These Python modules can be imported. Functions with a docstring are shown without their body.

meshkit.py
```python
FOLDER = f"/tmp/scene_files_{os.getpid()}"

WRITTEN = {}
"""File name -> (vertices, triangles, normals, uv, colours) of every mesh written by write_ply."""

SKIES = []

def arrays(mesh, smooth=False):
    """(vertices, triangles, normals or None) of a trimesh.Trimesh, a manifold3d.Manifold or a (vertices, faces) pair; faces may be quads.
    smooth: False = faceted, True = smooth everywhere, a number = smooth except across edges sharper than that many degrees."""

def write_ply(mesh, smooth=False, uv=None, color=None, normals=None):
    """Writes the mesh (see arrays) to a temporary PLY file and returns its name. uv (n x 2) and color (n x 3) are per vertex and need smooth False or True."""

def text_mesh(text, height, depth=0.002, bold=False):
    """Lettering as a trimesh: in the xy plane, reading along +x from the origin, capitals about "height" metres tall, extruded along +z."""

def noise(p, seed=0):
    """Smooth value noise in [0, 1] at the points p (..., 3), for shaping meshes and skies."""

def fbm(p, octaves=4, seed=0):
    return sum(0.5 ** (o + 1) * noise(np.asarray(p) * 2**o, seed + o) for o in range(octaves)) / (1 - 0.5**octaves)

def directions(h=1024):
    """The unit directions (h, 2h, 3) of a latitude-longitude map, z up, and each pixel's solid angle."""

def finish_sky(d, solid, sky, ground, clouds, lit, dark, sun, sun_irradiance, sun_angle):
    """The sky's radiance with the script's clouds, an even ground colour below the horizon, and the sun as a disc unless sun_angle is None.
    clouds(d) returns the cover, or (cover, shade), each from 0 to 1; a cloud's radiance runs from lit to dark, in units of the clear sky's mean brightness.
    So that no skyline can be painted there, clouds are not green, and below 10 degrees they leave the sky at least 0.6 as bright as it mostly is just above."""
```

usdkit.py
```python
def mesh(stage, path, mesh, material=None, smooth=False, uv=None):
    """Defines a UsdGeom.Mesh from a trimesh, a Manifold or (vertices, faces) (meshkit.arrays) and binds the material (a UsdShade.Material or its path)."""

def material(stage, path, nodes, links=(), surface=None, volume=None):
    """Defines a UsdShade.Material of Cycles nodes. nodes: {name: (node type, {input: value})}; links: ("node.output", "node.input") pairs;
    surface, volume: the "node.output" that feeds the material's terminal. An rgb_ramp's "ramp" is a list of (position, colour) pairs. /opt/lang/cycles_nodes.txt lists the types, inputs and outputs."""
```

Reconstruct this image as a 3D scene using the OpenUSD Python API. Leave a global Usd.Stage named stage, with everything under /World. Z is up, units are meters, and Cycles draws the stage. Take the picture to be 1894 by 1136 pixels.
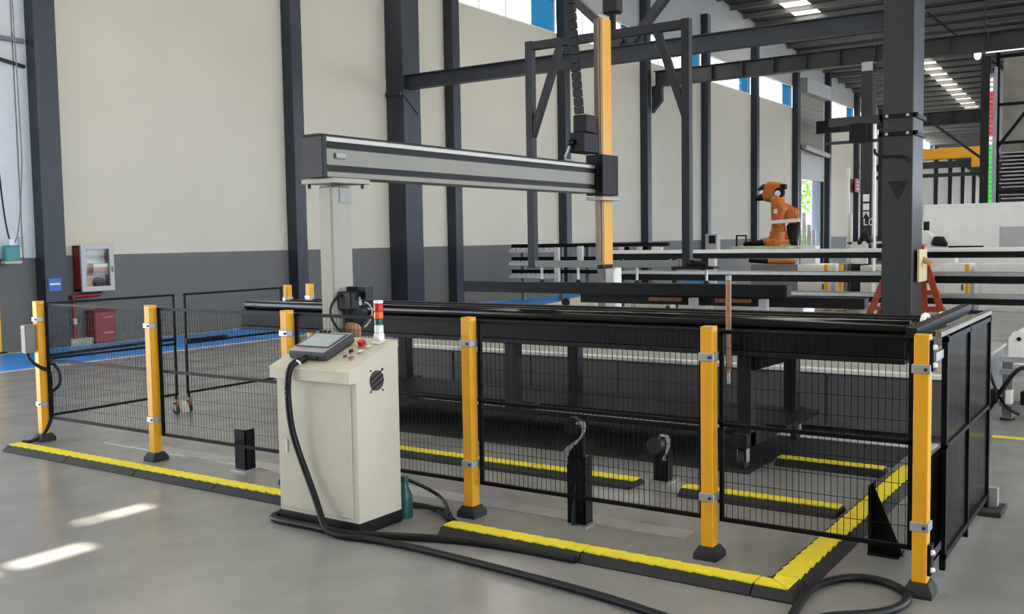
import math, random
import numpy as np, trimesh, manifold3d as m3
from shapely.geometry import Polygon
from pxr import Usd, UsdGeom, UsdLux, UsdShade, Gf, Sdf
import usdkit, meshkit

stage = Usd.Stage.CreateInMemory()
UsdGeom.SetStageUpAxis(stage, 'Z'); UsdGeom.SetStageMetersPerUnit(stage, 1.0)
UsdGeom.Xform.Define(stage, '/World'); UsdGeom.Scope.Define(stage, '/World/Looks')
random.seed(7); rng = np.random.default_rng(7)
PI = math.pi

# ------------------------------------------------------------------ camera (x runs along the long wall, y towards it)
H, YAW, PITCH, ROLL, FPX = 1.65, .979340471, .0683972560, -.0163317799, 1830.8
fw = np.array([math.sin(YAW)*math.cos(PITCH), math.cos(YAW)*math.cos(PITCH), -math.sin(PITCH)])
rt = np.cross(fw, [0, 0, 1]); rt /= np.linalg.norm(rt); up = np.cross(rt, fw)
rt, up = rt*math.cos(ROLL)+up*math.sin(ROLL), -rt*math.sin(ROLL)+up*math.cos(ROLL)
cam = UsdGeom.Camera.Define(stage, '/World/camera')
cam.CreateHorizontalApertureAttr(36.0); cam.CreateFocalLengthAttr(36.0*FPX/1894); cam.CreateVerticalApertureAttr(36.0*1136/1894)
cam.CreateClippingRangeAttr(Gf.Vec2f(.05, 2000))
cam.AddTransformOp().Set(Gf.Matrix4d(*rt, 0, *up, 0, *(-fw), 0, 0, 0, H, 1))
cam.CreateExposureAttr(0.57)

# ------------------------------------------------------------------ sky and sun
SUN_EL = 38.0
dome = UsdLux.DomeLight.Define(stage, '/World/sky'); dome.CreateIntensityAttr(1.0); dome.CreateColorAttr(Gf.Vec3f(.93, 1.05, 1.22))
sun = UsdLux.DistantLight.Define(stage, '/World/sun'); sun.CreateAngleAttr(.53); sun.CreateNormalizeAttr(True); sun.CreateIntensityAttr(11.0); sun.CreateColorAttr(Gf.Vec3f(1, .9, .74))
sun.AddRotateXOp().Set(-(90-SUN_EL))

# ------------------------------------------------------------------ materials
def srgb(r, g, b): return tuple(((c/255+.055)/1.055)**2.4 if c > 10 else c/255/12.92 for c in (r, g, b))
def M(name, col, rough=.5, metal=0., spec=.5, var=.0, scale=3., bump=0., bscale=60., **kw):
    """plain painted or metal surface: colour with a little blotchy variation, optional fine bump"""
    p = {"roughness": rough, "metallic": metal, "specular_ior_level": spec, **kw}
    nodes, links = {"p": ("principled_bsdf", p)}, []
    if var:
        a = tuple(max(c*(1-var), 0) for c in col); b = tuple(min(c*(1+var), 1) for c in col)
        nodes.update(g=("geometry", {}), n=("noise_texture", {"scale": scale, "detail": 5, "roughness": .6}), r=("rgb_ramp", {"ramp": [(.3, a), (.7, b)]}))
        links += [("g.position", "n.vector"), ("n.fac", "r.fac"), ("r.color", "p.base_color")]
    else: p["base_color"] = col
    if bump:
        nodes.update(g=("geometry", {}), n2=("noise_texture", {"scale": bscale, "detail": 3}), b=("bump", {"strength": bump, "distance": .01}))
        links += [("g.position", "n2.vector"), ("n2.fac", "b.height"), ("b.normal", "p.normal")]
    return usdkit.material(stage, '/World/Looks/'+name, nodes, links, surface="p.BSDF")
def EM(name, col, s): return usdkit.material(stage, '/World/Looks/'+name, {"e": ("emission", {"color": col, "strength": s})}, [], surface="e.emission")
def PANE(name, col, trans, diff):
    """window sheet: part clear, part milky, with a little gloss"""
    return usdkit.material(stage, '/World/Looks/'+name, {"t": ("transparent_bsdf", {"color": col}), "d": ("translucent_bsdf", {"color": tuple(c*.9 for c in col)}),
        "g": ("glossy_bsdf", {"color": (.9, .9, .9), "roughness": .05}), "f": ("fresnel", {"IOR": 1.35}), "m": ("mix_closure", {"fac": diff}), "x": ("mix_closure", {})},
        [("t.BSDF", "m.closure1"), ("d.BSDF", "m.closure2"), ("f.fac", "x.fac"), ("m.closure", "x.closure1"), ("g.BSDF", "x.closure2")], surface="x.closure")

wall_white = M('wall_white', (.585, .545, .445), .8, var=.03, scale=.6)
dado_grey = M('dado_grey', (.128, .123, .113), .6, var=.05, scale=.8)
upper_white = M('upper_white', (.40, .40, .385), .7, var=.03)
door_white = M('door_white', (.55, .58, .60), .45, var=.04)
steel_navy = M('steel_navy', (.022, .028, .038), .45, var=.12, scale=2)
steel_dark = M('steel_dark', (.022, .0245, .025), .45, var=.12, scale=2)
steel_black = M('steel_black', (.006, .006, .0068), .5, spec=.2, var=.1)
purlin_grey = M('purlin_grey', (.17, .172, .172), .45, metal=.3, var=.08)
roof_dark = M('roof_dark', (.026, .027, .028), .7, var=.1, scale=.5)
floor_lines = M('floor_lines', (.66, .65, .62), .5, var=.1, scale=4)
floor_blue = M('floor_blue', (.008, .28, .86), .35, var=.10, scale=1.5)
yellow_post = M('yellow_post', (.82, .385, .010), .4, var=.05, scale=5)
yellow_axis = M('yellow_axis', (.70, .32, .010), .38, var=.04)
yellow_lid = M('yellow_lid', (.93, .77, .03), .5, var=.08, scale=12)
yellow_dull = M('yellow_dull', (.70, .42, .04), .5, var=.08)
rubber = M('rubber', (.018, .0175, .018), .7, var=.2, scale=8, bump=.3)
black_plastic = M('black_plastic', (.008, .008, .0085), .45, spec=.3)
black_paint = M('black_paint', (.004, .004, .0042), .5, spec=.15, var=.15, scale=4)
black_gloss = M('black_gloss', (.006, .006, .008), .14, spec=.6)
charcoal = M('charcoal', (.013, .013, .012), .5, spec=.25, var=.15, scale=4)
galv = M('galv', (.46, .46, .45), .42, metal=.6, var=.12, scale=9)
steel_ink = M('steel_ink', (.012, .013, .016), .5, spec=.3, var=.1)
alu = M('alu', (.175, .162, .127), .45, metal=.4, var=.06, scale=4)
alu_bright = M('alu_bright', (.27, .255, .215), .35, metal=.6, var=.05)
gantry_grey = M('gantry_grey', (.34, .325, .265), .5, var=.05, scale=3)
plate_grey = M('plate_grey', (.33, .33, .31), .5, var=.12, scale=6)
cab_cream = M('cab_cream', (.60, .565, .445), .5, var=.02, scale=3)
white_paint = M('white_paint', (.74, .73, .70), .45, var=.04)
white_warm = M('white_warm', (.68, .65, .54), .5, var=.04)
white_plastic = M('white_plastic', (.85, .84, .80), .35)
mid_grey = M('mid_grey', (.19, .19, .19), .5, var=.08)
light_grey = M('light_grey', (.40, .40, .40), .5, var=.06)
bench_grey = M('bench_grey', (.115, .112, .105), .55, var=.12, scale=2)
pend_dark = M('pend_dark', (.05, .052, .058), .5)
pend_light = M('pend_light', (.25, .255, .265), .4)
screen = M('screen', (.42, .50, .53), .12, var=.08, scale=14)
red_paint = M('red_paint', (.27, .013, .018), .4, var=.12, scale=5)
red_sign = M('red_sign', (.30, .012, .03), .5)
red_lens = M('red_lens', (.55, .02, .012), .25)
orange_lens = M('orange_lens', (.75, .14, .012), .25)
green_lens = M('green_lens', (.008, .12, .035), .25)
red_button = M('red_button', (.50, .015, .01), .35)
orange_robot = M('orange_robot', (.46, .115, .008), .42, var=.12, scale=3)
orange_ladder = M('orange_ladder', (.40, .06, .018), .5, var=.1, scale=6)
copper = M('copper', (.36, .18, .09), .45, metal=.1, var=.2, scale=20)
wood = M('wood', (.55, .33, .15), .6, var=.18, scale=15)
wood_pale = M('wood_pale', (.68, .56, .32), .6, var=.12, scale=15)
wood_dark = M('wood_dark', (.22, .08, .03), .6, var=.2, scale=15)
teal = M('teal', (.012, .085, .085), .4)
teal_light = M('teal_light', (.03, .22, .24), .4)
blue_sign = M('blue_sign', (.015, .14, .42), .4)
green_plate = M('green_plate', (.50, .56, .33), .5)
door_blue = M('door_blue', (.22, .28, .36), .5, var=.08)
shutter_grey = M('shutter_grey', (.21, .20, .175), .55, var=.05)
tower_bronze = M('tower_bronze', (.40, .37, .30), .55, var=.15, scale=2)
tray_grey = M('tray_grey', (.45, .45, .44), .4, metal=.2, var=.2, scale=3)
magenta = M('magenta', (.45, .02, .12), .5)
ground_out = M('ground_out', (.42, .41, .38), .8, var=.1, scale=.5)
bark = M('bark', (.12, .08, .05), .9, var=.3, scale=6)
smoke = usdkit.material(stage, '/World/Looks/smoke', {"g": ("geometry", {}), "mp": ("mapping", {"scale": (3.5, 1, .7)}), "n": ("noise_texture", {"scale": 1.1, "detail": 1.5}), "b": ("bump", {"strength": .3, "distance": .03}), "t": ("transparent_bsdf", {"color": (.20, .20, .20)}), "p": ("principled_bsdf", {"base_color": (.010, .010, .011), "roughness": .16}), "m": ("mix_closure", {"fac": .72})}, [("t.BSDF", "m.closure1"), ("p.BSDF", "m.closure2"), ("g.position", "mp.vector"), ("mp.vector", "n.vector"), ("n.fac", "b.height"), ("b.normal", "p.normal")], surface="m.closure")
cab_glass = PANE('cab_glass', (.93, .95, .95), 1, .02)
pane_clear = PANE('pane_clear', (.95, .97, 1.0), 1, .80)
pane_blue = PANE('pane_blue', (.055, .16, .25), 1, .75)
skylight_mat = PANE('skylight_mat', (.95, .93, .88), 1, .97)
led_white = EM('led_white', (1, .9, .9), 1.2); led_red = EM('led_red', (1, .04, .06), .55); led_green = EM('led_green', (.03, 1, .06), .7); lamp_em = EM('lamp_em', (1, 1, 1), 1.2)
leaf_mat = usdkit.material(stage, '/World/Looks/leaf_mat', {"o": ("geometry", {}), "r": ("rgb_ramp", {"ramp": [(0, (.07, .17, .03)), (1, (.22, .36, .08))]}), "d": ("diffuse_bsdf", {}), "t": ("translucent_bsdf", {}), "m": ("mix_closure", {"fac": .45})},
    [("o.random_per_island", "r.fac"), ("r.color", "d.color"), ("r.color", "t.color"), ("d.BSDF", "m.closure1"), ("t.BSDF", "m.closure2")], surface="m.closure")
# sealed concrete: cloudy tone, faint scuffs, satin coat
floor_surface = usdkit.material(stage, '/World/Looks/floor_surface', {
    "g": ("geometry", {}), "n1": ("noise_texture", {"scale": .7, "detail": 4, "roughness": .55}), "r1": ("rgb_ramp", {"ramp": [(.3, (.268, .267, .258)), (.7, (.290, .289, .279))]}),
    "mp": ("mapping", {"scale": (.8, 1.6, 1)}), "n2": ("noise_texture", {"scale": 1.2, "detail": 6, "roughness": .65}), "r2": ("rgb_ramp", {"ramp": [(.35, (.95, .95, .95)), (.65, (1.03, 1.03, 1.03))]}), "mx": ("mix", {"mix_type": "multiply", "fac": 1.0}),
    "n3": ("noise_texture", {"scale": 2.5, "detail": 3}), "r3": ("map_range", {"from_min": .3, "from_max": .7, "to_min": .22, "to_max": .29}), "p": ("principled_bsdf", {"specular_ior_level": .55})},
    [("g.position", "n1.vector"), ("n1.fac", "r1.fac"), ("g.position", "mp.vector"), ("mp.vector", "n2.vector"), ("n2.fac", "r2.fac"), ("r1.color", "mx.color1"), ("r2.color", "mx.color2"), ("mx.color", "p.base_color"),
     ("g.position", "n3.vector"), ("n3.fac", "r3.value"), ("r3.result", "p.roughness")], surface="p.BSDF")

# ------------------------------------------------------------------ mesh building
class MB:
    def __init__(s): s.v, s.f, s.n = [], [], 0
    def add(s, v, f):
        v = np.asarray(v, float); s.v.append(v); s.f.append(np.asarray(f, int)+s.n); s.n += len(v); return s
    def man(s, m): q = m.to_mesh(); return s.add(q.vert_properties[:, :3], q.tri_verts)
    def tm(s, t): return s.add(t.vertices, t.faces)
    def box(s, x0, x1, y0, y1, z0, z1, c=0.):
        x0, x1, y0, y1, z0, z1 = min(x0, x1), max(x0, x1), min(y0, y1), max(y0, y1), min(z0, z1), max(z0, z1)
        if c:
            c = min(c, .45*min(x1-x0, y1-y0, z1-z0)); P = []
            for X, sx in ((x0, 1), (x1, -1)):
                for Y, sy in ((y0, 1), (y1, -1)):
                    for Z, sz in ((z0, 1), (z1, -1)): P += [(X+sx*c, Y+sy*c, Z), (X+sx*c, Y, Z+sz*c), (X, Y+sy*c, Z+sz*c)]
            return s.man(m3.Manifold.hull_points(np.array(P)))
        v = [(x, y, z) for x in (x0, x1) for y in (y0, y1) for z in (z0, z1)]
        return s.add(v, [(0, 1, 3), (0, 3, 2), (4, 6, 7), (4, 7, 5), (0, 4, 5), (0, 5, 1), (2, 3, 7), (2, 7, 6), (0, 2, 6), (0, 6, 4), (1, 5, 7), (1, 7, 3)])
    def bar(s, p, q, w, h=None, up=(0, 0, 1)):
        """square bar from p to q, w across and h along up"""
        p, q, h = np.array(p, float), np.array(q, float), h or w; d = (q-p)/np.linalg.norm(q-p); u = np.array(up, float)
        if abs(d @ u) > .98: u = np.array([1., 0, 0])
        a = np.cross(d, u); a /= np.linalg.norm(a); b = np.cross(a, d)
        c = [-a*w/2-b*h/2, a*w/2-b*h/2, a*w/2+b*h/2, -a*w/2+b*h/2]
        return s.add([p+k for k in c]+[q+k for k in c], [(0, 2, 1), (0, 3, 2), (4, 5, 6), (4, 6, 7)]+[t for i in range(4) for t in ((i, (i+1) % 4, 4+(i+1) % 4), (i, 4+(i+1) % 4, 4+i))])
    def tube(s, pts, r, n=10, smooth=0):
        p = np.array(pts, float)
        if smooth:
            k = np.arange(len(p)); from scipy.interpolate import CubicSpline
            p = CubicSpline(k, p)(np.linspace(0, len(p)-1, (len(p)-1)*smooth+1))
        t = np.gradient(p, axis=0); t /= np.linalg.norm(t, axis=1, keepdims=True)+1e-12
        ref = np.array([0, 0, 1.]) if np.mean(np.abs(t[:, 2])) < .8 else np.array([1., 0, 0])
        a = np.cross(t, ref); a /= np.linalg.norm(a, axis=1, keepdims=True)+1e-9; b = np.cross(t, a); g = np.arange(n)*2*PI/n
        rr = np.broadcast_to(r, (len(p),))
        v = (p[:, None]+rr[:, None, None]*(np.cos(g)[None, :, None]*a[:, None]+np.sin(g)[None, :, None]*b[:, None])).reshape(-1, 3); f = []
        for i in range(len(p)-1):
            for j in range(n): k = (j+1) % n; f += [(i*n+j, (i+1)*n+k, i*n+k), (i*n+j, (i+1)*n+j, (i+1)*n+k)]
        e = (len(p)-1)*n
        for j in range(1, n-1): f += [(0, j, j+1), (e, e+j+1, e+j)]
        return s.add(v, f)
    def cyl(s, p, q, r, r2=None, n=20):
        p, q = np.array(p, float), np.array(q, float); return s.tube([p, q], [r, r if r2 is None else r2], n)
    def lathe(s, prof, c, n=20, axis='z'):
        g = np.arange(n)*2*PI/n; v, f = [], []
        for r, z in prof: v += [(r*math.cos(t), r*math.sin(t), z) for t in g]
        for i in range(len(prof)-1):
            for j in range(n): k = (j+1) % n; f += [(i*n+j, i*n+k, (i+1)*n+k), (i*n+j, (i+1)*n+k, (i+1)*n+j)]
        e = (len(prof)-1)*n
        for j in range(1, n-1): f += [(0, j+1, j), (e, e+j, e+j+1)]
        v = np.array(v)
        if axis == 'x': v = v[:, [2, 0, 1]]
        if axis == 'y': v = v[:, [1, 2, 0]]
        return s.add(v+np.array(c), f)
    def prism(s, poly, a0, a1, axis='z', holes=()):
        """polygon swept along an axis: for y the polygon is (x, z), for x it is (y, z)"""
        t = trimesh.creation.extrude_polygon(Polygon(poly, holes), a1-a0, engine='earcut'); v = np.array(t.vertices); v[:, 2] += a0; f = t.faces
        if axis == 'y': v = v[:, [0, 2, 1]]; f = f[:, ::-1]
        if axis == 'x': v = v[:, [2, 0, 1]]
        return s.add(v, f)
    def ball(s, c, r, sc=(1, 1, 1), n=2): t = trimesh.creation.icosphere(subdivisions=n, radius=r); return s.add(t.vertices*np.array(sc)+np.array(c), t.faces)
    def hull(s, balls, n=16):
        return s.man(m3.Manifold.batch_hull([m3.Manifold.sphere(r, n).translate(tuple(map(float, c))) for c, r in balls]))
    def ibeam(s, p0, p1, depth, width, tf=.02, tw=.012, ribs=0, ribt=.012):
        """I section along y or x between two points on its centre line; ribs: stiffener spacing"""
        p0, p1 = np.array(p0, float), np.array(p1, float); d = (p1-p0)/np.linalg.norm(p1-p0); L = np.linalg.norm(p1-p0); u = np.array([0, 0, 1.]); u = u-d*(u@d); u /= np.linalg.norm(u)
        for k in (-1, 1): s.bar(p0+u*k*(depth-tf)/2, p1+u*k*(depth-tf)/2, width, tf, u)
        s.bar(p0, p1, tw, depth-2*tf, u)
        if ribs:
            for k in range(1, int(L/ribs)+1):
                c = p0+d*k*ribs; s.bar(c-d*ribt/2, c+d*ribt/2, width*.96, depth-2*tf, u)
        return s
    def done(s): return np.vstack(s.v), np.vstack(s.f)

used = {}
def numbered(path):
    k = used.get(path, -1)+1; used[path] = k
    return path if k == 0 else f'{path}_{k:03d}'
LOC = {}
def tag(o, label=None, cat=None, group=None, kind=None):
    for k, v in (('label', label), ('category', cat), ('group', group), ('kind', kind)):
        if v: o.SetCustomDataByKey(k, v)
    return o
def thing(name, label, cat, loc=(0, 0, 0), group=None, kind=None):
    p = numbered('/World/'+name); x = UsdGeom.Xform.Define(stage, p); x.AddTranslateOp().Set(Gf.Vec3d(*map(float, loc))); LOC[p] = np.array(loc, float)
    return tag(x.GetPrim(), label, cat, group, kind)
def base(prim):
    p = prim.GetPath()
    while str(p) not in LOC: p = p.GetParentPath()
    return LOC[str(p)]
def part(parent, name, mb, mat, label=None, kind=None, smooth=35):
    """a mesh under a thing or under a part; mb is in world metres"""
    v, f = mb.done() if isinstance(mb, MB) else mb
    path = numbered(f'{parent.GetPath()}/{name}')
    m = usdkit.mesh(stage, path, (v-base(parent), f), mat, smooth=smooth)
    return tag(m.GetPrim(), label, None, None, kind)
def obj(name, mb, mat, label, cat, group=None, kind=None, smooth=35, loc=None):
    """a thing that is one mesh"""
    v, f = mb.done(); path = numbered('/World/'+name); o = np.array(loc if loc is not None else [v[:, 0].mean(), v[:, 1].mean(), v[:, 2].min()])
    m = usdkit.mesh(stage, path, (v-o, f), mat, smooth=smooth); m.AddTranslateOp().Set(Gf.Vec3d(*map(float, o))); LOC[path] = o
    return tag(m.GetPrim(), label, cat, group, kind)
def dup(src, name, loc, label, rotz=0., group=None):
    p = numbered('/World/'+name); x = UsdGeom.Xform.Define(stage, p); pr = x.GetPrim()
    pr.GetReferences().AddInternalReference(src.GetPath())
    x.ClearXformOpOrder(); ops = [x.GetPrim().GetAttribute('xformOp:translate')]
    UsdGeom.XformOp(ops[0]).Set(Gf.Vec3d(*map(float, loc))) if ops[0] else None
    tr = UsdGeom.XformOp(ops[0]); r = x.AddRotateZOp(UsdGeom.XformOp.PrecisionDouble); r.Set(float(rotz)); x.SetXformOpOrder([tr, r])
    pr.SetInstanceable(True); LOC[p] = np.array(loc, float)
    c = src.GetCustomData(); return tag(pr, label, c.get('category'), group or c.get('group'))
ORD = 'first second third fourth fifth sixth seventh eighth ninth tenth eleventh twelfth thirteenth fourteenth fifteenth sixteenth seventeenth eighteenth nineteenth twentieth'.split()
ORD += ['twenty-'+o for o in ORD[:9]]

# ================================================================== building shell
W = 15.4                                              # face of the long wall
def roofz(x): return 11.0-.068*(x-37) if x > 37 else 11.0-.03*(37-x)
X0, X1, YB = -14., 112., -19.
obj('floor', MB().box(-60, 130, -60, W+.22, -.3, 0), floor_surface, 'smooth grey sealed concrete factory floor', 'floor', kind='structure', loc=(0, 0, 0))
obj('ground', MB().box(-80, 200, W+.22, 110, -.32, -.02), ground_out, 'pale concrete yard outside the rolling door', 'ground', kind='structure')
wb = thing('wall_back', 'long white factory wall with dark grey lower band', 'wall', (0, W, 0), kind='structure')
SILL, HEAD = 7.70, 8.73
m = MB().box(X0, -9, W, W+.2, 0, SILL).box(-9, 4.4, W, W+.2, 5.8, SILL).box(4.4, 48.3, W, W+.2, 0, SILL).box(51.9, X1, W, W+.2, 0, SILL).box(48.3, 51.9, W, W+.2, 4.35, SILL).box(47.4, 52.6, W, W+.2, SILL, HEAD).box(X0, 2.0, W, W+.2, SILL, HEAD).box(4.3, 9.2, W, W+.2, SILL, HEAD)
part(wb, 'wall_panel', m, wall_white)
part(wb, 'upper_band', MB().box(X0, X1, W, W+.2, HEAD, 11.2), upper_white, 'light grey band above the high windows')
part(wb, 'dado', MB().box(9.2, 48.3, W-.012, W, 0, 1.5).box(51.9, X1, W-.012, W, 0, 1.5).box(4.65, 9.1, W-.012, W, 0, 1.5), dado_grey, 'dark grey painted lower band of the wall')
obj('wall_left_added', MB().box(X0-.2, X0, YB, W+.2, 0, 10.6), mid_grey, 'plain grey end wall, added unseen to dim light on that side', 'wall', kind='structure')  # unseen end wall, added to cut the light from that side
xr = [9.43, 14.88, 20.34, 25.82, 31.3, 36.55, 41.95, 47.5, 52.72]
while xr[-1] < 108: xr.append(xr[-1]+5.62)
wc = None
for i, x1 in enumerate(xr):
    w = .38 if i == 0 else .30
    lab = f'dark grey steel column on the white wall, {ORD[i]} along from the pendant control'
    if i == 0:
        t = thing('wall_column', 'wide navy wall column with a small blue sign near its base', 'column', (x1-.5*w, W, 0), 'steel columns along the white wall')
        part(t, 'column_body', MB().box(x1-w, x1, W-.28, W-.001, 0, roofz(x1)-.05, .006), steel_navy)
    elif i == 1:
        wc = thing('wall_column', 'dark steel column on the white wall at the end of the first blank panel', 'column', (x1-.5*w, W, 0), 'steel columns along the white wall')
        part(wc, 'column_body', MB().box(x1-w, x1, W-.28, W-.001, 0, 10.15, .006), steel_navy)
    else:
        dup(wc, 'wall_column', (x1-.5*w, W, 0), lab)
# high windows: one strip between each two columns, the last pane blue
def window(n, x0, x1, label, gaps=()):
    t = thing(f'window_{n}', label, 'window', ((x0+x1)/2, W+.1, SILL), kind='structure')
    fr = MB().box(x0, x1, W+.04, W+.12, SILL, SILL+.05).box(x0, x1, W+.04, W+.12, HEAD-.05, HEAD)
    npn = 4; xs = np.linspace(x0, x1, npn+1)
    for k in range(npn+1): fr.box(xs[k]-.025, xs[k]+.025, W+.04, W+.12, SILL+.05, HEAD-.05)
    part(t, 'window_frame', fr, white_paint)
    for k in range(npn):
        a, b, z0, z1 = xs[k]+.025, xs[k+1]-.025, SILL+.05, HEAD-.05
        blue = k == npn-1 and n > 1
        part(t, 'pane', MB().box(a, b, W+.075, W+.083, z0, z1), pane_blue if blue else pane_clear, 'blue tinted pane' if blue else None)
# unseen window, added: slits between opaque sheets lay sun strips on the floor
t = thing('window_1', 'added unseen high window with slits that shape the sun strips', 'window', (3.1, W+.1, SILL), kind='structure')
part(t, 'window_frame', MB().box(2.0, 4.3, W+.04, W+.12, SILL, SILL+.05).box(2.0, 4.3, W+.04, W+.12, HEAD-.05, HEAD).box(2, 2.05, W+.04, W+.12, SILL, HEAD).box(4.25, 4.3, W+.04, W+.12, SILL, HEAD), white_paint)
tanE = math.tan(math.radians(SUN_EL)); zs = lambda y: (W+.08-y)*tanE
g1, g2 = (zs(5.42), zs(5.36)), (zs(5.0), zs(4.925))
pm = lambda *a: part(t, 'pane', MB().box(a[0], a[1], W+.075, W+.083, a[2], a[3]), white_paint)  # opaque sheets that leave only the sun slits open
za, zb = SILL+.05, HEAD-.05
pm(2.05, 4.25, za, g1[0]); pm(2.05, 3.36, *g1); pm(3.36, 3.50, g1[0]+.028, g1[1]); pm(3.50, 3.53, *g1); pm(3.84, 4.25, *g1); pm(2.05, 4.25, g1[1], g2[0]); pm(2.05, 2.30, *g2); pm(2.60, 2.72, *g2); pm(3.14, 4.25, *g2); pm(2.05, 4.25, g2[1], zb)
n = 2
for i in range(len(xr)-1):
    if 47 < xr[i] < 50: continue
    window(n, xr[i]+.02, xr[i+1]-.32, f'high strip window with one blue pane, {ORD[n-2]} of the row along the wall'); n += 1
# ribbed white door sheets at the near end of the wall
dr = thing('door_1', 'pale grey panelled door sheets beside the first wall column', 'door', (6, W, 1.5), kind='structure')
xx = 4.65
while xx < 9.0:
    part(dr, 'panel', MB().box(xx, xx+.58, W-.04, W-.001, 1.47, 7.6, .012), door_white); xx += .6
# rolling door to the yard
rd = thing('door_2', 'raised grey rolling door showing greenery outside', 'door', (50, W, 0), kind='structure')
part(rd, 'shutter', MB().prism([(48.25+0, 4.35), (51.95, 4.35), (51.95, 8.5), (48.25, 8.5)], W-.06, W-.012, 'y'), shutter_grey)
for k in range(14): part(rd, 'slat', MB().box(48.25, 51.95, W-.075, W-.06, 4.37+k*.295, 4.37+k*.295+.28, .006), shutter_grey)
part(rd, 'shutter_box', MB().box(48.1, 52.1, W-.45, W-.012, 8.5, 9.2, .02), upper_white)
part(rd, 'roller_tube', MB().cyl((48.1, 15.1, 5.9), (52.1, 15.1, 5.7), .12), light_grey); part(rd, 'lower_sheet', MB().box(48.25, 51.95, W-.09, W-.075, 4.36, 5.6), light_grey, 'paler lower sheet of the shutter')
part(rd, 'door_leaf', MB().box(50.45, 51.9, W+.02, W+.08, 0, 4.35, .01), door_blue, 'blue grey fixed leaf of the doorway')
part(rd, 'jamb', MB().box(48.15, 48.3, W-.1, W+.1, 0, 4.35), steel_dark); part(rd, 'jamb', MB().box(51.9, 52.05, W-.1, W+.1, 0, 4.35), steel_dark)
# roof
ce = thing('ceiling', 'dark metal roof on thin purlins with light strips', 'ceiling', (37, -5, 10), kind='structure')
rs = MB()
def slab(xa, xb, ya, yb): rs.add([(x, y, roofz(x)+dz) for x in (xa, xb) for y in (ya, yb) for dz in (.18, .26)], [(0, 1, 3), (0, 3, 2), (4, 6, 7), (4, 7, 5), (0, 4, 5), (0, 5, 1), (2, 3, 7), (2, 7, 6), (0, 2, 6), (0, 6, 4), (1, 5, 7), (1, 7, 3)])
SKY = [(48.6, 66.5, 10.15, 10.95), (38.8, 42.0, 12.5, 13.6)]  # short second strip is added for a group of bright patches
# sheets laid around the translucent strips
slab(37, 38.8, YB, W+.2); slab(38.8, 42.0, YB, 12.5); slab(38.8, 42.0, 13.6, W+.2); slab(42.0, 48.6, YB, W+.2)
slab(48.6, 66.5, YB, 10.15); slab(48.6, 66.5, 10.95, W+.2); slab(66.5, X1, YB, W+.2)
SX0, SX1, added_ycuts = -11., 30.5, [(10.15, 10.95), (4.9, 5.7), (-.4, .4), (-5.9, -5.1), (-11.4, -10.6), (-17, -16.2)]  # unseen roof strips added to bring more daylight onto the floor
slab(X0, SX0, YB, W+.2); slab(SX1, 37, YB, W+.2)
yy = YB
for ya, yb in sorted(added_ycuts): slab(SX0, SX1, yy, ya); SKY.append((SX0, SX1, ya, yb)); yy = yb
slab(SX0, SX1, yy, W+.2)
part(ce, 'roof_sheet', rs, roof_dark)
for xa, xb, ya, yb in SKY:
    q = rs; rs = MB(); slab(xa, xb, ya, yb); part(ce, 'skylight', rs, skylight_mat, 'translucent daylight strip in the roof'); rs = q
x = X0+.7
while x < X1:
    z = roofz(x)+.17
    part(ce, 'purlin', MB().box(x-.035, x+.035, YB, W-.02, z-.02, z).box(x-.004, x+.004, YB, W-.02, z-.18, z-.02).box(x-.035, x+.035, YB, W-.02, z-.2, z-.18), purlin_grey, smooth=False)
    x += 1.42
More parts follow.
